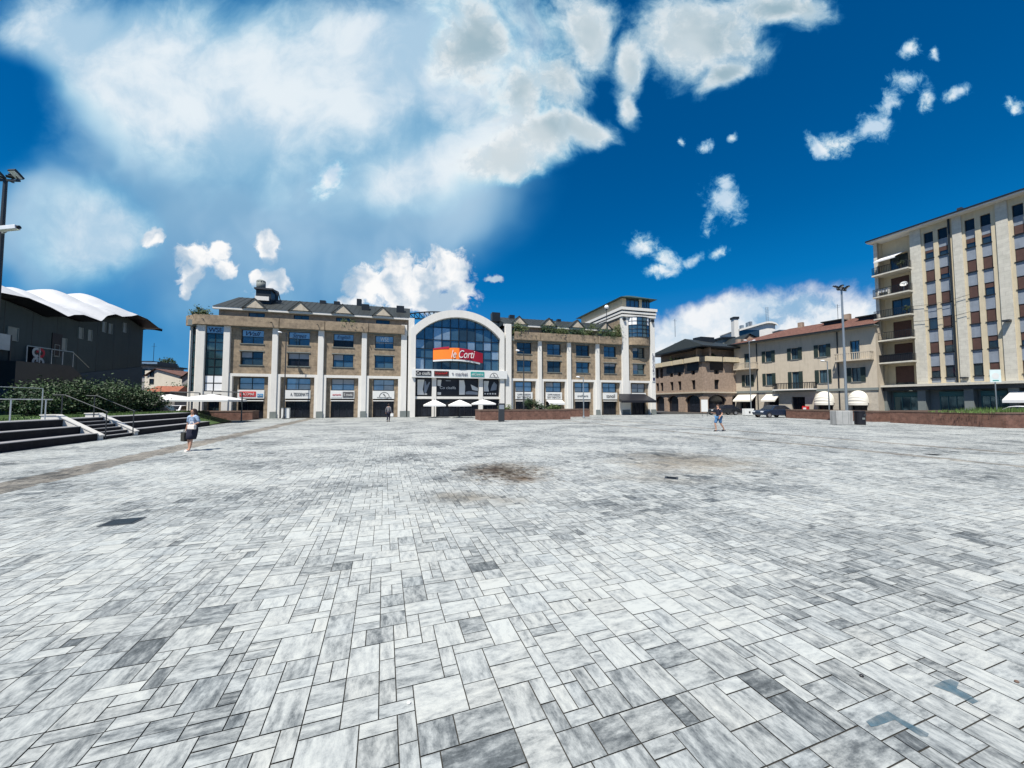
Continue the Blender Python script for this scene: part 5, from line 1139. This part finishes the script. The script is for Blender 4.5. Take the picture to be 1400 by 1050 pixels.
# ---------------------------------------------------------------- brick planters
def planter(label, pts, h, u0=None, grass=0, seed=0, cap=True):
    c = sum((Vector((p[0],p[1],0)) for p in pts), Vector())/len(pts); t = thing('brick_planter', label, 'planter', (c.x, c.y, 0), 0, 'low brick planters')
    q = [(p[0]-c.x, p[1]-c.y) for p in pts]
    # brick runs use local x+y; walls as a closed ring with a stone cap and earth inside
    def inset(d):
        n = len(q); out = []
        for i in range(n):
            a, b_, c_ = Vector(q[i-1]), Vector(q[i]), Vector(q[(i+1) % n]); e1, e2 = (b_-a).normalized(), (c_-b_).normalized(); n1, n2 = Vector((-e1.y, e1.x)), Vector((-e2.y, e2.x))
            m_ = (n1+n2).normalized(); out.append(tuple(b_+m_*d/max(.3, m_.dot(n1))))
        return out
    i1, o1 = inset(.3), inset(-.03); n = len(q)
    MB().plan(q, -.02, h-.12).build('wall', M['redbrick'], t)
    b = MB()
    for i in range(n):
        j = (i+1) % n; b.add([(*o1[i],h-.118),(*o1[j],h-.118),(*i1[j],h-.118),(*i1[i],h-.118),(*o1[i],h),(*o1[j],h),(*i1[j],h),(*i1[i],h)], [(4,5,6,7),(0,4,7,3),(0,1,5,4),(2,3,7,6),(1,2,6,5)])
    b.build('coping', M['brownstone'], t)
    b = MB(); b.poly([(x, y, h-.06) for x, y in inset(.28)]); b.build('soil', M['grass'], t)
    return t, c
def P2(u, v): p = G(u, v); return (p.x, p.y)
e = Vector((math.cos(R(20)), math.sin(R(20)))); 
# long right-hand planter in two lengths
r0, r1 = Vector(P2(1075, 571.2)), Vector(P2(1376, 585.5)); d = (r1-r0).normalized(); nrm = Vector((-d.y, d.x))
ra, rb1 = r0+d*12.2, r0+d*13.4
k0 = r0+(r1-r0)*.33
pl1 = planter('long low brick planter stretching left of the concrete block', [tuple(r0), tuple(r0+(r1-r0)*.52), tuple(r0+(r1-r0)*.52+nrm*3.5), tuple(r0+nrm*3.5)], 1.0)
pl2 = planter('long low brick planter on the far right beneath the apartment block', [tuple(r0+(r1-r0)*.60), tuple(r1), tuple(r1+Vector((3.5,.2))), tuple(r1+Vector((14,1.2))), tuple(r1+Vector((14,7))), tuple(r0+(r1-r0)*.60+nrm*3.5)], 1.12)
pm = planter('red brick planter with shrubs before the right wing of the shopping centre', [tuple(LC.w(LC.x(657, 570, -11.3), -11.3).xy), tuple(LC.w(LC.x(780, 570, -11.3), -11.3).xy), tuple(LC.w(LC.x(780, 570, -11.3), -8.3).xy), tuple(LC.w(LC.x(657, 570, -11.3), -8.3).xy)], 1.08)
pm2 = planter('small brown brick planter behind the right end of the red one', [tuple(LC.w(LC.x(776, 565, -5), -5).xy), tuple(LC.w(LC.x(806, 565, -5), -5).xy), tuple(LC.w(LC.x(806, 565, -5), -3).xy), tuple(LC.w(LC.x(776, 565, -5), -3).xy)], 1.0)
pl3 = planter('long brown brick planter below the glazed corner of the shopping centre', [tuple(LC.w(LC.x(225, 570, -3.0), -3.0).xy), tuple(LC.w(LC.x(345, 570, -3.0), -3.0).xy), tuple(LC.w(LC.x(345, 570, -3.0), -1.2).xy), tuple(LC.w(LC.x(225, 570, -3.0), -1.2).xy)], .95)
for i, (u, y, r, n, l) in enumerate(((727, -9.8, (.95,.7,.7), 1500, 'dark rounded bush in the red brick planter'), (738, -9.6, (.7,.6,.5), 900, 'lower bush beside the dark rounded one in the red planter'), (757, -9.8, (.9,.5,.35), 800, 'pale low shrub near the right end of the red planter'), (690, -9.9, (.7,.5,.35), 600, 'low shrub at the left part of the red planter'))):
    p = LC.w(LC.x(u, 560, y), y, .98); shrub('planter_shrub', l, 'bush', p, r, n, .07, 'leaf' if i < 2 else 'leaf2', 'shrubs in the red planter', 120+i)
rg = random.Random(8); b = MB()
for i in range(2600):
    p = r1+Vector((rg.uniform(-1.2, 6.5), rg.uniform(.4, 4))); a = rg.uniform(0, 6.28); h = rg.uniform(.15, .5)*(.4+.6*min(1, max(0, (p.x-r1.x+1.2)/3))); l = rg.gauss(0, .08)
    b.add([(p.x-.02*math.cos(a),p.y-.02*math.sin(a),1.05),(p.x+.02*math.cos(a),p.y+.02*math.sin(a),1.05),(p.x+l,p.y+l*.6,1.05+h)], [(0,1,2)])
g = b.build('tall_grass', M['blade']); g['kind'] = 'stuff'
# ---------------------------------------------------------------- plaza furniture
c0 = G(1156, 581); cbk = thing('concrete_block', 'large pale concrete block stained at its foot, in front of the tall mast', 'concrete block', c0, R(-4))
MB().box(-.68,.62,0,.7,0,1.16).build('body', M['concrete'], cbk, bevel=.04)
for x in (-.2,.25): MB().box(x-.012,x+.012,-.004,.02,.1,1.1).build('groove', M['plinth'], cbk)
c1 = G(1176, 580.8); bn_ = thing('litter_bin', 'black litter bin beside the pale concrete block', 'litter bin', c1, R(-4))
MB().lathe([(.34,0),(.36,.1),(.36,1.0),(.38,1.02),(.38,1.1),(.3,1.16),(.02,1.17)],n=16).build('body', M['black'], bn_); MB().box(.02,.2,-.385,-.3,.72,.9).build('slot', M['pole'], bn_); MB().box(-.1,.1,-.37,-.34,.45,.6).build('sticker', M['plinth'], bn_)
sp_ = at(1360, 514, 29.5); sn_ = thing('square_sign', 'square white sign on a thin steel post in the right planter', 'sign', (sp_.x, sp_.y, .95), R(-10))
MB().tube((0,0,0),(0,0,sp_.z-.95),.035).build('post', M['steel'], sn_); hh = .38
b = MB().box(-.37,.37,-.05,-.03,sp_.z-.95-.5,sp_.z-.95+.5).build('panel', M['signpale'], sn_); MB().tube((0,-.055,sp_.z-.95),(0,-.052,sp_.z-.95),.24,n=20).build('emblem', M['signw'], b); MB().box(-.2,.2,-.056,-.052,sp_.z-1.35,sp_.z-1.28).build('line', M['teal'], b)
ir = thing('info_column', 'dark grey column with a pale top beside the white pylon right of the arch', 'info column', G(685.5, 576.5), R(16)); MB().box(-.28,.28,-.12,.12,0,1.75).build('body', M['pole'], ir, bevel=.02); MB().box(-.24,.24,-.13,-.118,1.2,1.6).build('panel', M['spandrel'], ir)
wb_ = thing('white_board', 'white notice board on the pavement by the brick corner building', 'notice board', G(963.5, 569), R(5)); MB().box(-.45,.45,-.03,.03,.6,2.2).build('panel', M['signw'], wb_); MB().tube((-.35,0,0),(-.35,0,.6),.03).build('leg', M['pole'], wb_); MB().tube((.35,0,0),(.35,0,.6),.03).build('leg', M['pole'], wb_)
cb_ = thing('white_cabinet', 'white utility cabinet standing near the second pilaster of the left wing', 'utility cabinet', LC.w(LC.x(390.5, 570, -1.2), -1.2), R(16)); MB().box(-.4,.4,-.2,.2,.06,1.2).build('body', M['signw'], cb_, bevel=.02); MB().box(-.42,.42,-.22,.22,1.2,1.25).build('lid', M['plinth'], cb_); MB().box(-.36,.36,-.16,.16,0,.06).build('plinth', M['plinth'], cb_)
wb2 = thing('white_cabinet', 'white cabinet behind the people by the brick corner building', 'utility cabinet', G(1023, 568), R(10)); MB().box(-.7,.7,-.3,.3,.06,.95).build('body', M['signw'], wb2, bevel=.02); MB().box(-.6,.6,-.25,.25,0,.06).build('plinth', M['plinth'], wb2); MB().box(-.15,.1,-.31,-.29,.3,.6).build('plate', M['signb'], wb2)
def drain(label, u, v, w, d_, rot):
    p = G(u, v); t = thing('drain_grate', label, 'drain', (p.x, p.y, 0), rot, 'drain grates')
    MB().box(-w,-w+.04,-d_,d_,-.004,.006).box(w-.04,w,-d_,d_,-.004,.006).box(-w+.04,w-.04,-d_,-d_+.04,-.004,.006).box(-w+.04,w-.04,d_-.04,d_,-.004,.006).build('frame', M['pole'], t)
    b = MB(); b.quad((-w+.03,-d_+.03,.003),(w-.03,-d_+.03,.003),(w-.03,d_-.03,.003),(-w+.03,d_-.03,.003)); b.build('pit', M['dark'], t)
    b = MB(); n = 12
    for i in range(n): x = -w+.07+(2*w-.14)*i/(n-1); b.box(x-.012,x+.012,-d_+.04,d_-.04,.0035,.008)
    b.build('grate', M['frame'], t)
drain('square dark drain grate on the near left paving', 168, 713.5, .215, .18, PA); drain('dark drain cover in the tan stained patch, right of centre', 918, 653.5, .15, .15, PA+R(45)); drain('small dark drain between the two reddish paving stripes', 1276, 621.5, .22, .2, PA)
for i, (u, v, m, l) in enumerate(((1178, 925, 'black', 'tiny black pebble on the paving at lower right'), (559, 962, 'signw', 'small white stone lying on a slab at lower centre'), (806, 821, 'pole', 'dark pebble on the paving right of centre'), (1390, 933, 'brownstone', 'brown scrap lying by the right edge of the paving'))):
    o = MB().ball((0,0,.006), .014, .011, .009, 7, 5).build('pebble', M[m]); o.location = G(u, v); tag(o, l, 'pebble')
def stain(label, pts):
    c = G(*pts[0]); b = MB(); q = [G(u, v)-c for u, v in pts]; b.poly([(p.x, p.y, .0042) for p in q]); o = b.build('paint_stain', M['stain']); o.location = c; tag(o, label, 'stain', 'blue grey marks on the slabs')
stain('L-shaped blue grey mark on the slabs at lower right, nearer one', [(1184,987),(1199,979),(1214,973),(1227,981),(1270,1004),(1268,1008.5),(1259,1007.5),(1223,985),(1199,993.5),(1191,994.6)])
stain('blue grey mark on the slabs near the right edge, farther one', [(1276,938),(1290,931),(1300,929),(1311,934),(1308,942),(1322,949),(1338,960),(1330,963),(1302,948)])
# ---------------------------------------------------------------- parasols
def parasol(label, u, vtop, vrim, Y, w, group, side=False, zb=0, rot=R(16)):
    p = at(u, vtop, Y); q = at(u, vrim, Y); t = thing('parasol', label, 'parasol', (p.x, p.y, zb), rot, group); zt, zr2 = p.z-zb, q.z-zb
    b = MB(); n = 8
    def edge(k):
        a = [(-w,-w),(w,-w),(w,w),(-w,w)][k % 4]; return a
    nn = 6
    for k in range(4):
        a, c = edge(k), edge(k+1)
        for i in range(nn):
            for j in range(5):
                def pt(s, tt): x = (a[0]+(c[0]-a[0])*s)*tt; y = (a[1]+(c[1]-a[1])*s)*tt; return (x, y, zt-(zt-zr2)*(tt**1.08)-.05*math.sin(math.pi*s)*tt*(1-tt*.3)*(zt-zr2))
                b.add([pt(i/nn,j/5),pt((i+1)/nn,j/5),pt((i+1)/nn,(j+1)/5),pt(i/nn,(j+1)/5)], [(0,1,2,3)])
            p0, p1 = pt(i/nn,1), pt((i+1)/nn,1); b.add([p0,p1,(p1[0],p1[1],p1[2]-.16),(p0[0],p0[1],p0[2]-.16)], [(0,1,2,3)])
    b.build('canopy', M['canvas'], t)
    if side:
        MB().tube((w+.25,.2,0),(w+.25,.2,zt+.15),.06).tube((w+.25,.2,zt+.15),(0,0,zt+.25),.05).tube((0,0,zt+.25),(0,0,zt-.1),.04).build('pole', M['pole'], t)
        MB().box(w-.3,w+.8,-.35,.75,0,.1).build('base', M['plinth'], t)
    else:
        MB().tube((0,0,0),(0,0,zt+.12),.035).build('pole', M['pole'], t); MB().lathe([(.4,0),(.4,.07),(.08,.12)]).build('base', M['plinth'], t)
    b = MB()
    for k in range(4): c = edge(k); b.tube((0,0,zt-.08),(c[0]*.98,c[1]*.98,zr2-.06),.018,n=4)
    b.build('ribs', M['pole'], t)
    return t
parasol('large white parasol left of the glazed corner, leftmost of the two', 233, 539, 546.5, 36.0, 2.05, 'large white parasols', True)
parasol('large white parasol before the glazed corner, its pole in front', 290, 538.5, 546.5, 34.0, 2.05, 'large white parasols', True)
for u, l in ((594, 'white parasol before the arch, leftmost of the three'), (628.5, 'white parasol before the arch, middle of the three'), (661, 'white parasol before the arch, rightmost of the three')):
    parasol(l, u, 546.5 if u < 650 else 546, 553.5 if u < 650 else 551.5, 45.0, 1.25, 'white parasols before the arch', rot=R(16))
# ---------------------------------------------------------------- cars
def car(label, loc, rot, paint, group='parked cars'):
    t = thing('parked_car', label, 'car', loc, rot, group)
    prof = [(-2.05,.32),(2.0,.32),(2.12,.5),(2.1,.72),(1.95,.86),(1.0,.97),(.35,1.42),(-.1,1.5),(-1.1,1.48),(-1.75,1.0),(-2.08,.92),(-2.14,.55)]
    b = MB()
    ys = [(-.80,.97,.0),(-.86,1,.0),(.86,1,0),(.80,.97,0)]
    vs = []
    n = len(prof)
    for y in (-.85, .85):
        for x, z in prof: vs.append((x, y*(1 if z < 1.05 else .78), z))
    fs = [tuple(range(n)), tuple(range(2*n-1, n-1, -1))]+[(i, i+n, (i+1) % n+n, (i+1) % n) for i in range(n)]
    b.add(vs, fs); b.build('body', M[paint], t, bevel=.05)
    b = MB(); gp_ = [(.86,1.0),(.32,1.38),(-.1,1.44),(-1.05,1.42),(-1.55,1.02)]
    for s_ in (-1, 1): b.add([(x, s_*(.86 if z < 1.05 else .705), z) for x, z in gp_], [tuple(range(5))])
    b.add([(.98,-.7,1.0),(.98,.7,1.0),(.4,.58,1.41),(.4,-.58,1.41)], [(0,1,2,3)]); b.add([(-1.74,-.7,1.03),(-1.74,.7,1.03),(-1.14,.58,1.46),(-1.14,-.58,1.46)], [(0,1,2,3)]); b.build('windows', M['glassk'], t)
    for x in (-1.3, 1.35):
        for y in (-.8, .8):
            w = MB().tube((x,y-.1,.32),(x,y+.1,.32),.32,n=18).build('wheel', M['rubber'], t); MB().tube((x,y-.108,.32),(x,y+.108,.32),.2,n=14).build('rim', M['chrome'], w)
    for y in (-.6, .6): MB().box(1.98,2.13,y-.18,y+.18,.66,.8).build('headlight', M['lampglass'], t); MB().box(-2.15,-2.0,y-.18,y+.18,.75,.92).build('taillight', M['redlight'], t)
    return t
p = G(1062, 571.5); car('dark car parked by the white awnings of the town house', (p.x+.6, p.y+1.5, 0), R(190), 'carblue')
p = G(1000, 568); car('black car parked before the arches of the brick corner building', (p.x, p.y+2, 0), R(185), 'carblack')
for u, Y, c, rt, l in ((225, 41, 'carblack', 15, 'black car parked behind the leftmost large parasol'), (246, 43, 'carwhite', 15, 'white car parked between the two large parasols'), (206, 44, 'carsilver', 20, 'silver car parked beside the last dark bush')):
    q = at(u, 560, Y); car(l, (q.x, q.y, .0), R(rt+90 if u == 246 else rt), c)
q = at(1392, 560, 36.5); car('white car parked beyond the tall grass at the right edge', (q.x, q.y, 0), R(105), 'carwhite')
# ---------------------------------------------------------------- people
def skin(name, J, E, root, m, parent, sub=1):
    me = bpy.data.meshes.new(name); ks = list(J); me.from_pydata([J[k][0] for k in ks], [(ks.index(a), ks.index(b)) for a, b in E], [])
    o = bpy.data.objects.new(name, me); COL.objects.link(o); md = o.modifiers.new('s', 'SKIN'); md.use_smooth_shade = True
    for i, k in enumerate(ks):
        sv = me.skin_vertices[0].data[i]; r = J[k][1]; sv.radius = (r, r) if not isinstance(r, tuple) else r; sv.use_root = (k == root)
    ss = o.modifiers.new('d', 'SUBSURF'); ss.levels = ss.render_levels = sub
    bpy.context.view_layer.update(); out = bpy.data.meshes.new_from_object(o.evaluated_get(bpy.context.evaluated_depsgraph_get()))
    bpy.data.objects.remove(o); bpy.data.meshes.remove(me); out.materials.clear(); out.materials.append(m)
    for p in out.polygons: p.use_smooth = True
    q = bpy.data.objects.new(name, out); COL.objects.link(q); q.parent = parent; return q
def hand(J, E, side, w, d, thumb):
    """palm and five fingers hanging from wrist w along direction d"""
    d = Vector(d).normalized(); t = Vector(thumb).normalized(); n = d.cross(t).normalized(); w = Vector(w)
    J[side+'palm'] = (tuple(w+d*.05), (.030, .018)); E.append((side+'wr', side+'palm'))
    for i, (off, ln) in enumerate(((.026,.068),(.009,.078),(-.009,.072),(-.026,.056))):
        a = w+d*.085+t*off; b = a+d*ln*.5+n*.008; c = a+d*ln*.85+n*.028
        for k, (p, r) in enumerate(((a,.0095),(b,.0085),(c,.007))): J['%sf%d%d' % (side, i, k)] = (tuple(p), r)
        E += [(side+'palm', '%sf%d0' % (side, i)), ('%sf%d0' % (side, i), '%sf%d1' % (side, i)), ('%sf%d1' % (side, i), '%sf%d2' % (side, i))]
    a = w+d*.035+t*.035; b = a+d*.035+t*.018+n*.012; J[side+'t0'] = (tuple(a), .010); J[side+'t1'] = (tuple(b), .008)
    E += [(side+'palm', side+'t0'), (side+'t0', side+'t1')]
def person(label, loc, rot, H, legs, arms, lean=0.0, sk='skin'):
    """legs: ((knee, ankle, toe) left, right); arms: ((elbow, wrist, hand direction, thumb direction) left, right); joints in metres for a height of 1.70"""
    t = thing('person', label, 'person', loc, rot); t.scale = (H/1.70,)*3
    J = dict(pelvis=((0,0,.90),.125), waist=((0,lean*.1,1.05),(.115,.10)), chest=((0,lean*.3,1.24),(.145,.105)), neckb=((0,lean*.5,1.40),.07), neck=((0,lean*.6,1.47),.052), head0=((0,lean*.6-.012,1.535),(.068,.08)), head1=((0,lean*.6-.008,1.62),(.072,.086)), head2=((0,lean*.6,1.675),(.05,.06)))
    E = [('pelvis','waist'),('waist','chest'),('chest','neckb'),('neckb','neck'),('neck','head0'),('head0','head1'),('head1','head2')]
    for s_, sx_, lg, ar in (('l', -1, legs[0], arms[0]), ('r', 1, legs[1], arms[1])):
        J[s_+'hip'] = ((.095*sx_,0,.86),.088); J[s_+'kn'] = (lg[0],.056); J[s_+'cf'] = (tuple(Vector(lg[0])*.6+Vector(lg[1])*.4+Vector((0,.015,0))),.054); J[s_+'an'] = (lg[1],.036); J[s_+'to'] = (lg[2],(.034,.024))
        J[s_+'sh'] = ((.175*sx_,lean*.45,1.375),.056); J[s_+'el'] = (ar[0],.041); J[s_+'wr'] = (ar[1],.028)
        E += [('pelvis',s_+'hip'),(s_+'hip',s_+'kn'),(s_+'kn',s_+'cf'),(s_+'cf',s_+'an'),(s_+'an',s_+'to'),('neckb',s_+'sh'),(s_+'sh',s_+'el'),(s_+'el',s_+'wr')]
        hand(J, E, s_, ar[1], ar[2], ar[3])
    body = skin('body', J, E, 'pelvis', M[sk], t)
    hx_, hy = 0, lean*.6-.008
    b = MB(); b.ball((hx_-.03,hy-.082,1.625),.012,.008,.008,8,5).ball((hx_+.03,hy-.082,1.625),.012,.008,.008,8,5).ball((hx_,hy-.09,1.55),.026,.007,.008,8,5); b.build('face', M['hair'], body)
    b = MB(); b.add([(hx_-.014,hy-.085,1.575),(hx_+.014,hy-.085,1.575),(hx_,hy-.108,1.582),(hx_,hy-.084,1.63)], [(0,1,2),(0,2,3),(1,3,2)]); b.ball((hx_-.078,hy+.01,1.60),.012,.02,.03,8,5).ball((hx_+.078,hy+.01,1.60),.012,.02,.03,8,5); b.build('nose_and_ears', M[sk], body)
    return t, J
def garment(t, name, J, keys, E, m, grow, root):
    JJ = {k: (J[k][0], tuple(x+grow for x in J[k][1]) if isinstance(J[k][1], tuple) else J[k][1]+grow) for k in keys}
    return skin(name, JJ, E, root, M[m], t)
# woman walking towards the viewer
w0 = G(262, 616.5)
t, J = person('woman with long dark hair in a blue patterned blouse and dark skirt, carrying bags', w0, R(-8), 1.60,
    (((-.10,-.06,.49),(-.085,-.02,.085),(-.09,-.17,.03)), ((.075,-.10,.50),(.06,-.15,.07),(.065,-.28,.028))),
    (((-.27,.05,1.13),(-.30,.02,.90),(-.05,-.1,-1),(0.5,-1,0)), ((.27,.03,1.14),(.17,-.20,1.06),(-.5,-.6,-.3),(.3,-.3,1))))
garment(t, 'blouse', J, ['waist','chest','neckb','lsh','rsh','lel','rel'], [('waist','chest'),('chest','neckb'),('neckb','lsh'),('lsh','lel'),('neckb','rsh'),('rsh','rel')], 'bluecloth', .018, 'chest')
b = MB()
def ring(z, rx, ry, y=0, n=18): return [(rx*math.cos(2*math.pi*i/n), y+ry*math.sin(2*math.pi*i/n), z) for i in range(n)]
def loft(rs):
    b = MB(); n = len(rs[0]); vs = [p for r in rs for p in r]; fs = [(j*n+i, j*n+(i+1) % n, (j+1)*n+(i+1) % n, (j+1)*n+i) for j in range(len(rs)-1) for i in range(n)]
    return b.add(vs, fs)
loft([ring(1.09,.148,.125), ring(.98,.185,.15), ring(.86,.205,.165), ring(.66,.195,.165,-.02), ring(.48,.175,.16,-.05), ring(.475,.16,.145,-.05)]).build('skirt', M['navy'], t, smooth=True)
loft([ring(1.712,.02,.02,.01), ring(1.70,.07,.078,.012), ring(1.655,.105,.095,.028), ring(1.56,.125,.085,.055), ring(1.45,.145,.09,.06), ring(1.33,.155,.08,.065), ring(1.24,.13,.06,.07)]).build('hair', M['hair'], t, smooth=True)
for x, y in ((-.09,-.10),(.065,-.21)): MB().box(x-.042,x+.042,y-.1,y+.13,0,.025).ball((x,y-.05,.04),.04,.06,.022).build('shoe', M['bagw'], t)
q = w0+Vector((math.cos(R(-8))*.20, math.sin(R(-8))*.20-.24, .84)); bg2 = thing('handbag', 'white handbag held at the waist by the walking woman', 'bag', q, R(-8)); MB().box(-.15,.15,-.05,.05,0,.17).build('body', M['bagw'], bg2, bevel=.02); MB().path([(-.1,0,.16),(-.06,0,.27),(.06,0,.27),(.1,0,.16)], .01).build('handle', M['bagw'], bg2)
q = w0+Vector((-.34, .03, .36)); bg3 = thing('shopping_bag', 'dark shopping bag hanging from the walking woman\'s hand', 'bag', q, R(-30)); MB().box(-.15,.15,-.06,.06,0,.34).build('body', M['bagd'], bg3, bevel=.02); MB().path([(-.08,0,.33),(-.03,0,.44),(.03,0,.44),(.08,0,.33)], .008).build('handle', M['bagd'], bg3)
# man walking to the left, looking at what he holds
m0 = G(983, 589.8)
t, J = person('man in a dark T-shirt and blue shorts walking across the square', m0, R(-78), 1.72,
    (((-.09,-.20,.50),(-.09,-.12,.09),(-.09,-.27,.03)), ((.09,.06,.49),(.085,.30,.14),(.085,.22,.03))),
    (((-.25,.0,1.11),(-.18,-.26,1.15),(.2,-1,.2),(.6,0,.8)), ((.26,.05,1.10),(.24,-.12,.92),(0,-.5,-1),(-.6,-.6,0))), lean=-.05)
garment(t, 't_shirt', J, ['pelvis','waist','chest','neckb','lsh','rsh'], [('pelvis','waist'),('waist','chest'),('chest','neckb'),('neckb','lsh'),('neckb','rsh')], 'navy', .022, 'chest')
for s_, sx_ in (('l', -1), ('r', 1)):
    a, c = Vector(J[s_+'sh'][0]), Vector(J[s_+'el'][0]); MB().tube(a, a+(c-a)*.62, .072, .066, 10).build('sleeve', M['navy'], t)
garment(t, 'shorts', J, ['pelvis','lhip','rhip','lkn','rkn'], [('pelvis','lhip'),('lhip','lkn'),('pelvis','rhip'),('rhip','rkn')], 'denim', .028, 'pelvis')
loft([ring(1.715,.02,.02,-.03), ring(1.70,.06,.07,-.03), ring(1.65,.088,.10,-.025), ring(1.60,.088,.085,.0), ring(1.54,.06,.05,.03)]).build('hair', M['hair'], t, smooth=True)
for x, y, z in ((-.09,-.17,0),(.085,.27,.04)): MB().box(x-.045,x+.045,y-.13,y+.12,z,z+.03).ball((x,y-.03,z+.05),.043,.09,.035).build('shoe', M['black'], t)
# distant pedestrian before the left wing
m1 = G(531, 576.5)
t, J = person('distant pedestrian in grey with a white bag before the left wing', m1, R(170), 1.70,
    (((-.09,-.08,.50),(-.09,.05,.09),(-.09,-.10,.03)), ((.09,-.02,.49),(.085,.10,.10),(.085,-.05,.03))),
    (((-.25,.03,1.12),(-.26,-.05,.88),(0,-.1,-1),(.3,-1,0)), ((.26,.03,1.12),(.28,-.02,.88),(0,-.1,-1),(-.3,-1,0))))
garment(t, 'jacket', J, ['pelvis','waist','chest','neckb','lsh','rsh','lel','rel','lwr','rwr'], [('pelvis','waist'),('waist','chest'),('chest','neckb'),('neckb','lsh'),('lsh','lel'),('lel','lwr'),('neckb','rsh'),('rsh','rel'),('rel','rwr')], 'greycloth', .02, 'chest')
garment(t, 'trousers', J, ['pelvis','lhip','rhip','lkn','rkn','lan','ran'], [('pelvis','lhip'),('lhip','lkn'),('lkn','lan'),('pelvis','rhip'),('rhip','rkn'),('rkn','ran')], 'navy', .022, 'pelvis')
loft([ring(1.715,.02,.02), ring(1.70,.06,.07), ring(1.65,.09,.10,.005), ring(1.58,.09,.09,.02), ring(1.50,.06,.05,.04)]).build('hair', M['hair'], t, smooth=True)
for x, y in ((-.09,-.02),(.085,.03)): MB().box(x-.045,x+.045,y-.13,y+.1,0,.03).ball((x,y-.03,.05),.043,.09,.035).build('shoe', M['black'], t)
q = m1+Vector((.33, 0, .48)); bg4 = thing('carrier_bag', 'white carrier bag in the hand of the distant pedestrian', 'bag', q); MB().box(-.14,.14,-.06,.06,0,.3).build('body', M['signw'], bg4, bevel=.02); MB().path([(-.07,0,.29),(-.02,0,.4),(.02,0,.4),(.07,0,.29)], .008).build('handle', M['signw'], bg4)
# things left out on the balconies of the apartment block
for i, (k, dx, kind) in enumerate(((4, .85, 'dish'), (3, .9, 'plant'), (5, .8, 'plant'), (4, .25, 'laundry'))):
    p = AP.w(bal0+(bal1-bal0)*dx, -.7, Z1+.03+FL*k)
    if kind == 'dish':
        t = thing('satellite_dish', 'white satellite dish on the second balcony from the top', 'dish', p, R(-60)); b = MB(Matrix.Translation((0,0,1.0)) @ Matrix.Rotation(R(70), 4, 'X')); b.lathe([(.02,-.1),(.2,-.07),(.36,0)], n=16); b.build('reflector', M['signw'], t); MB().tube((0,0,0),(0,.05,1.0),.025).build('post', M['steel'], t)
    elif kind == 'plant':
        shrub('potted_plant', 'potted plant on the third balcony from the top' if k == 3 else 'potted plant on the topmost balcony under the awning', 'plant', p, (.3,.3,.4), 220, .08, 'leaf2', None, 300+i, lift=.8)
    else:
        t = thing('drying_rack', 'white drying rack with washing on the second balcony from the top', 'drying rack', p, R(-72)); MB().box(-.6,.6,-.2,.2,.9,.93).box(-.55,-.5,-.2,.2,0,.9).box(.5,.55,-.2,.2,0,.9).build('frame', M['signw'], t)
        for j in range(3): MB().box(-.5+.36*j,-.2+.36*j,-.16,-.14,.45,.9).build('cloth', M['signw' if j != 1 else 'palecloth'], t)
# overhead cable across the apartment front
for z, l in ((14.2, 'upper thin cable strung across the apartment front'), (12.2, 'lower thin cable strung across the apartment front')):
    a, c = AP.w(bal1, -.3, z), AP.w(ax(1330), -.3, z+.15); b = MB(); pts = [a.lerp(c, i/10)-Vector((0,0,.25*math.sin(math.pi*i/10))) for i in range(11)]
    b.path([p-a for p in pts], .022, 5); o = b.build('cable', M['pole']); o.location = a; tag(o, l, 'cable')
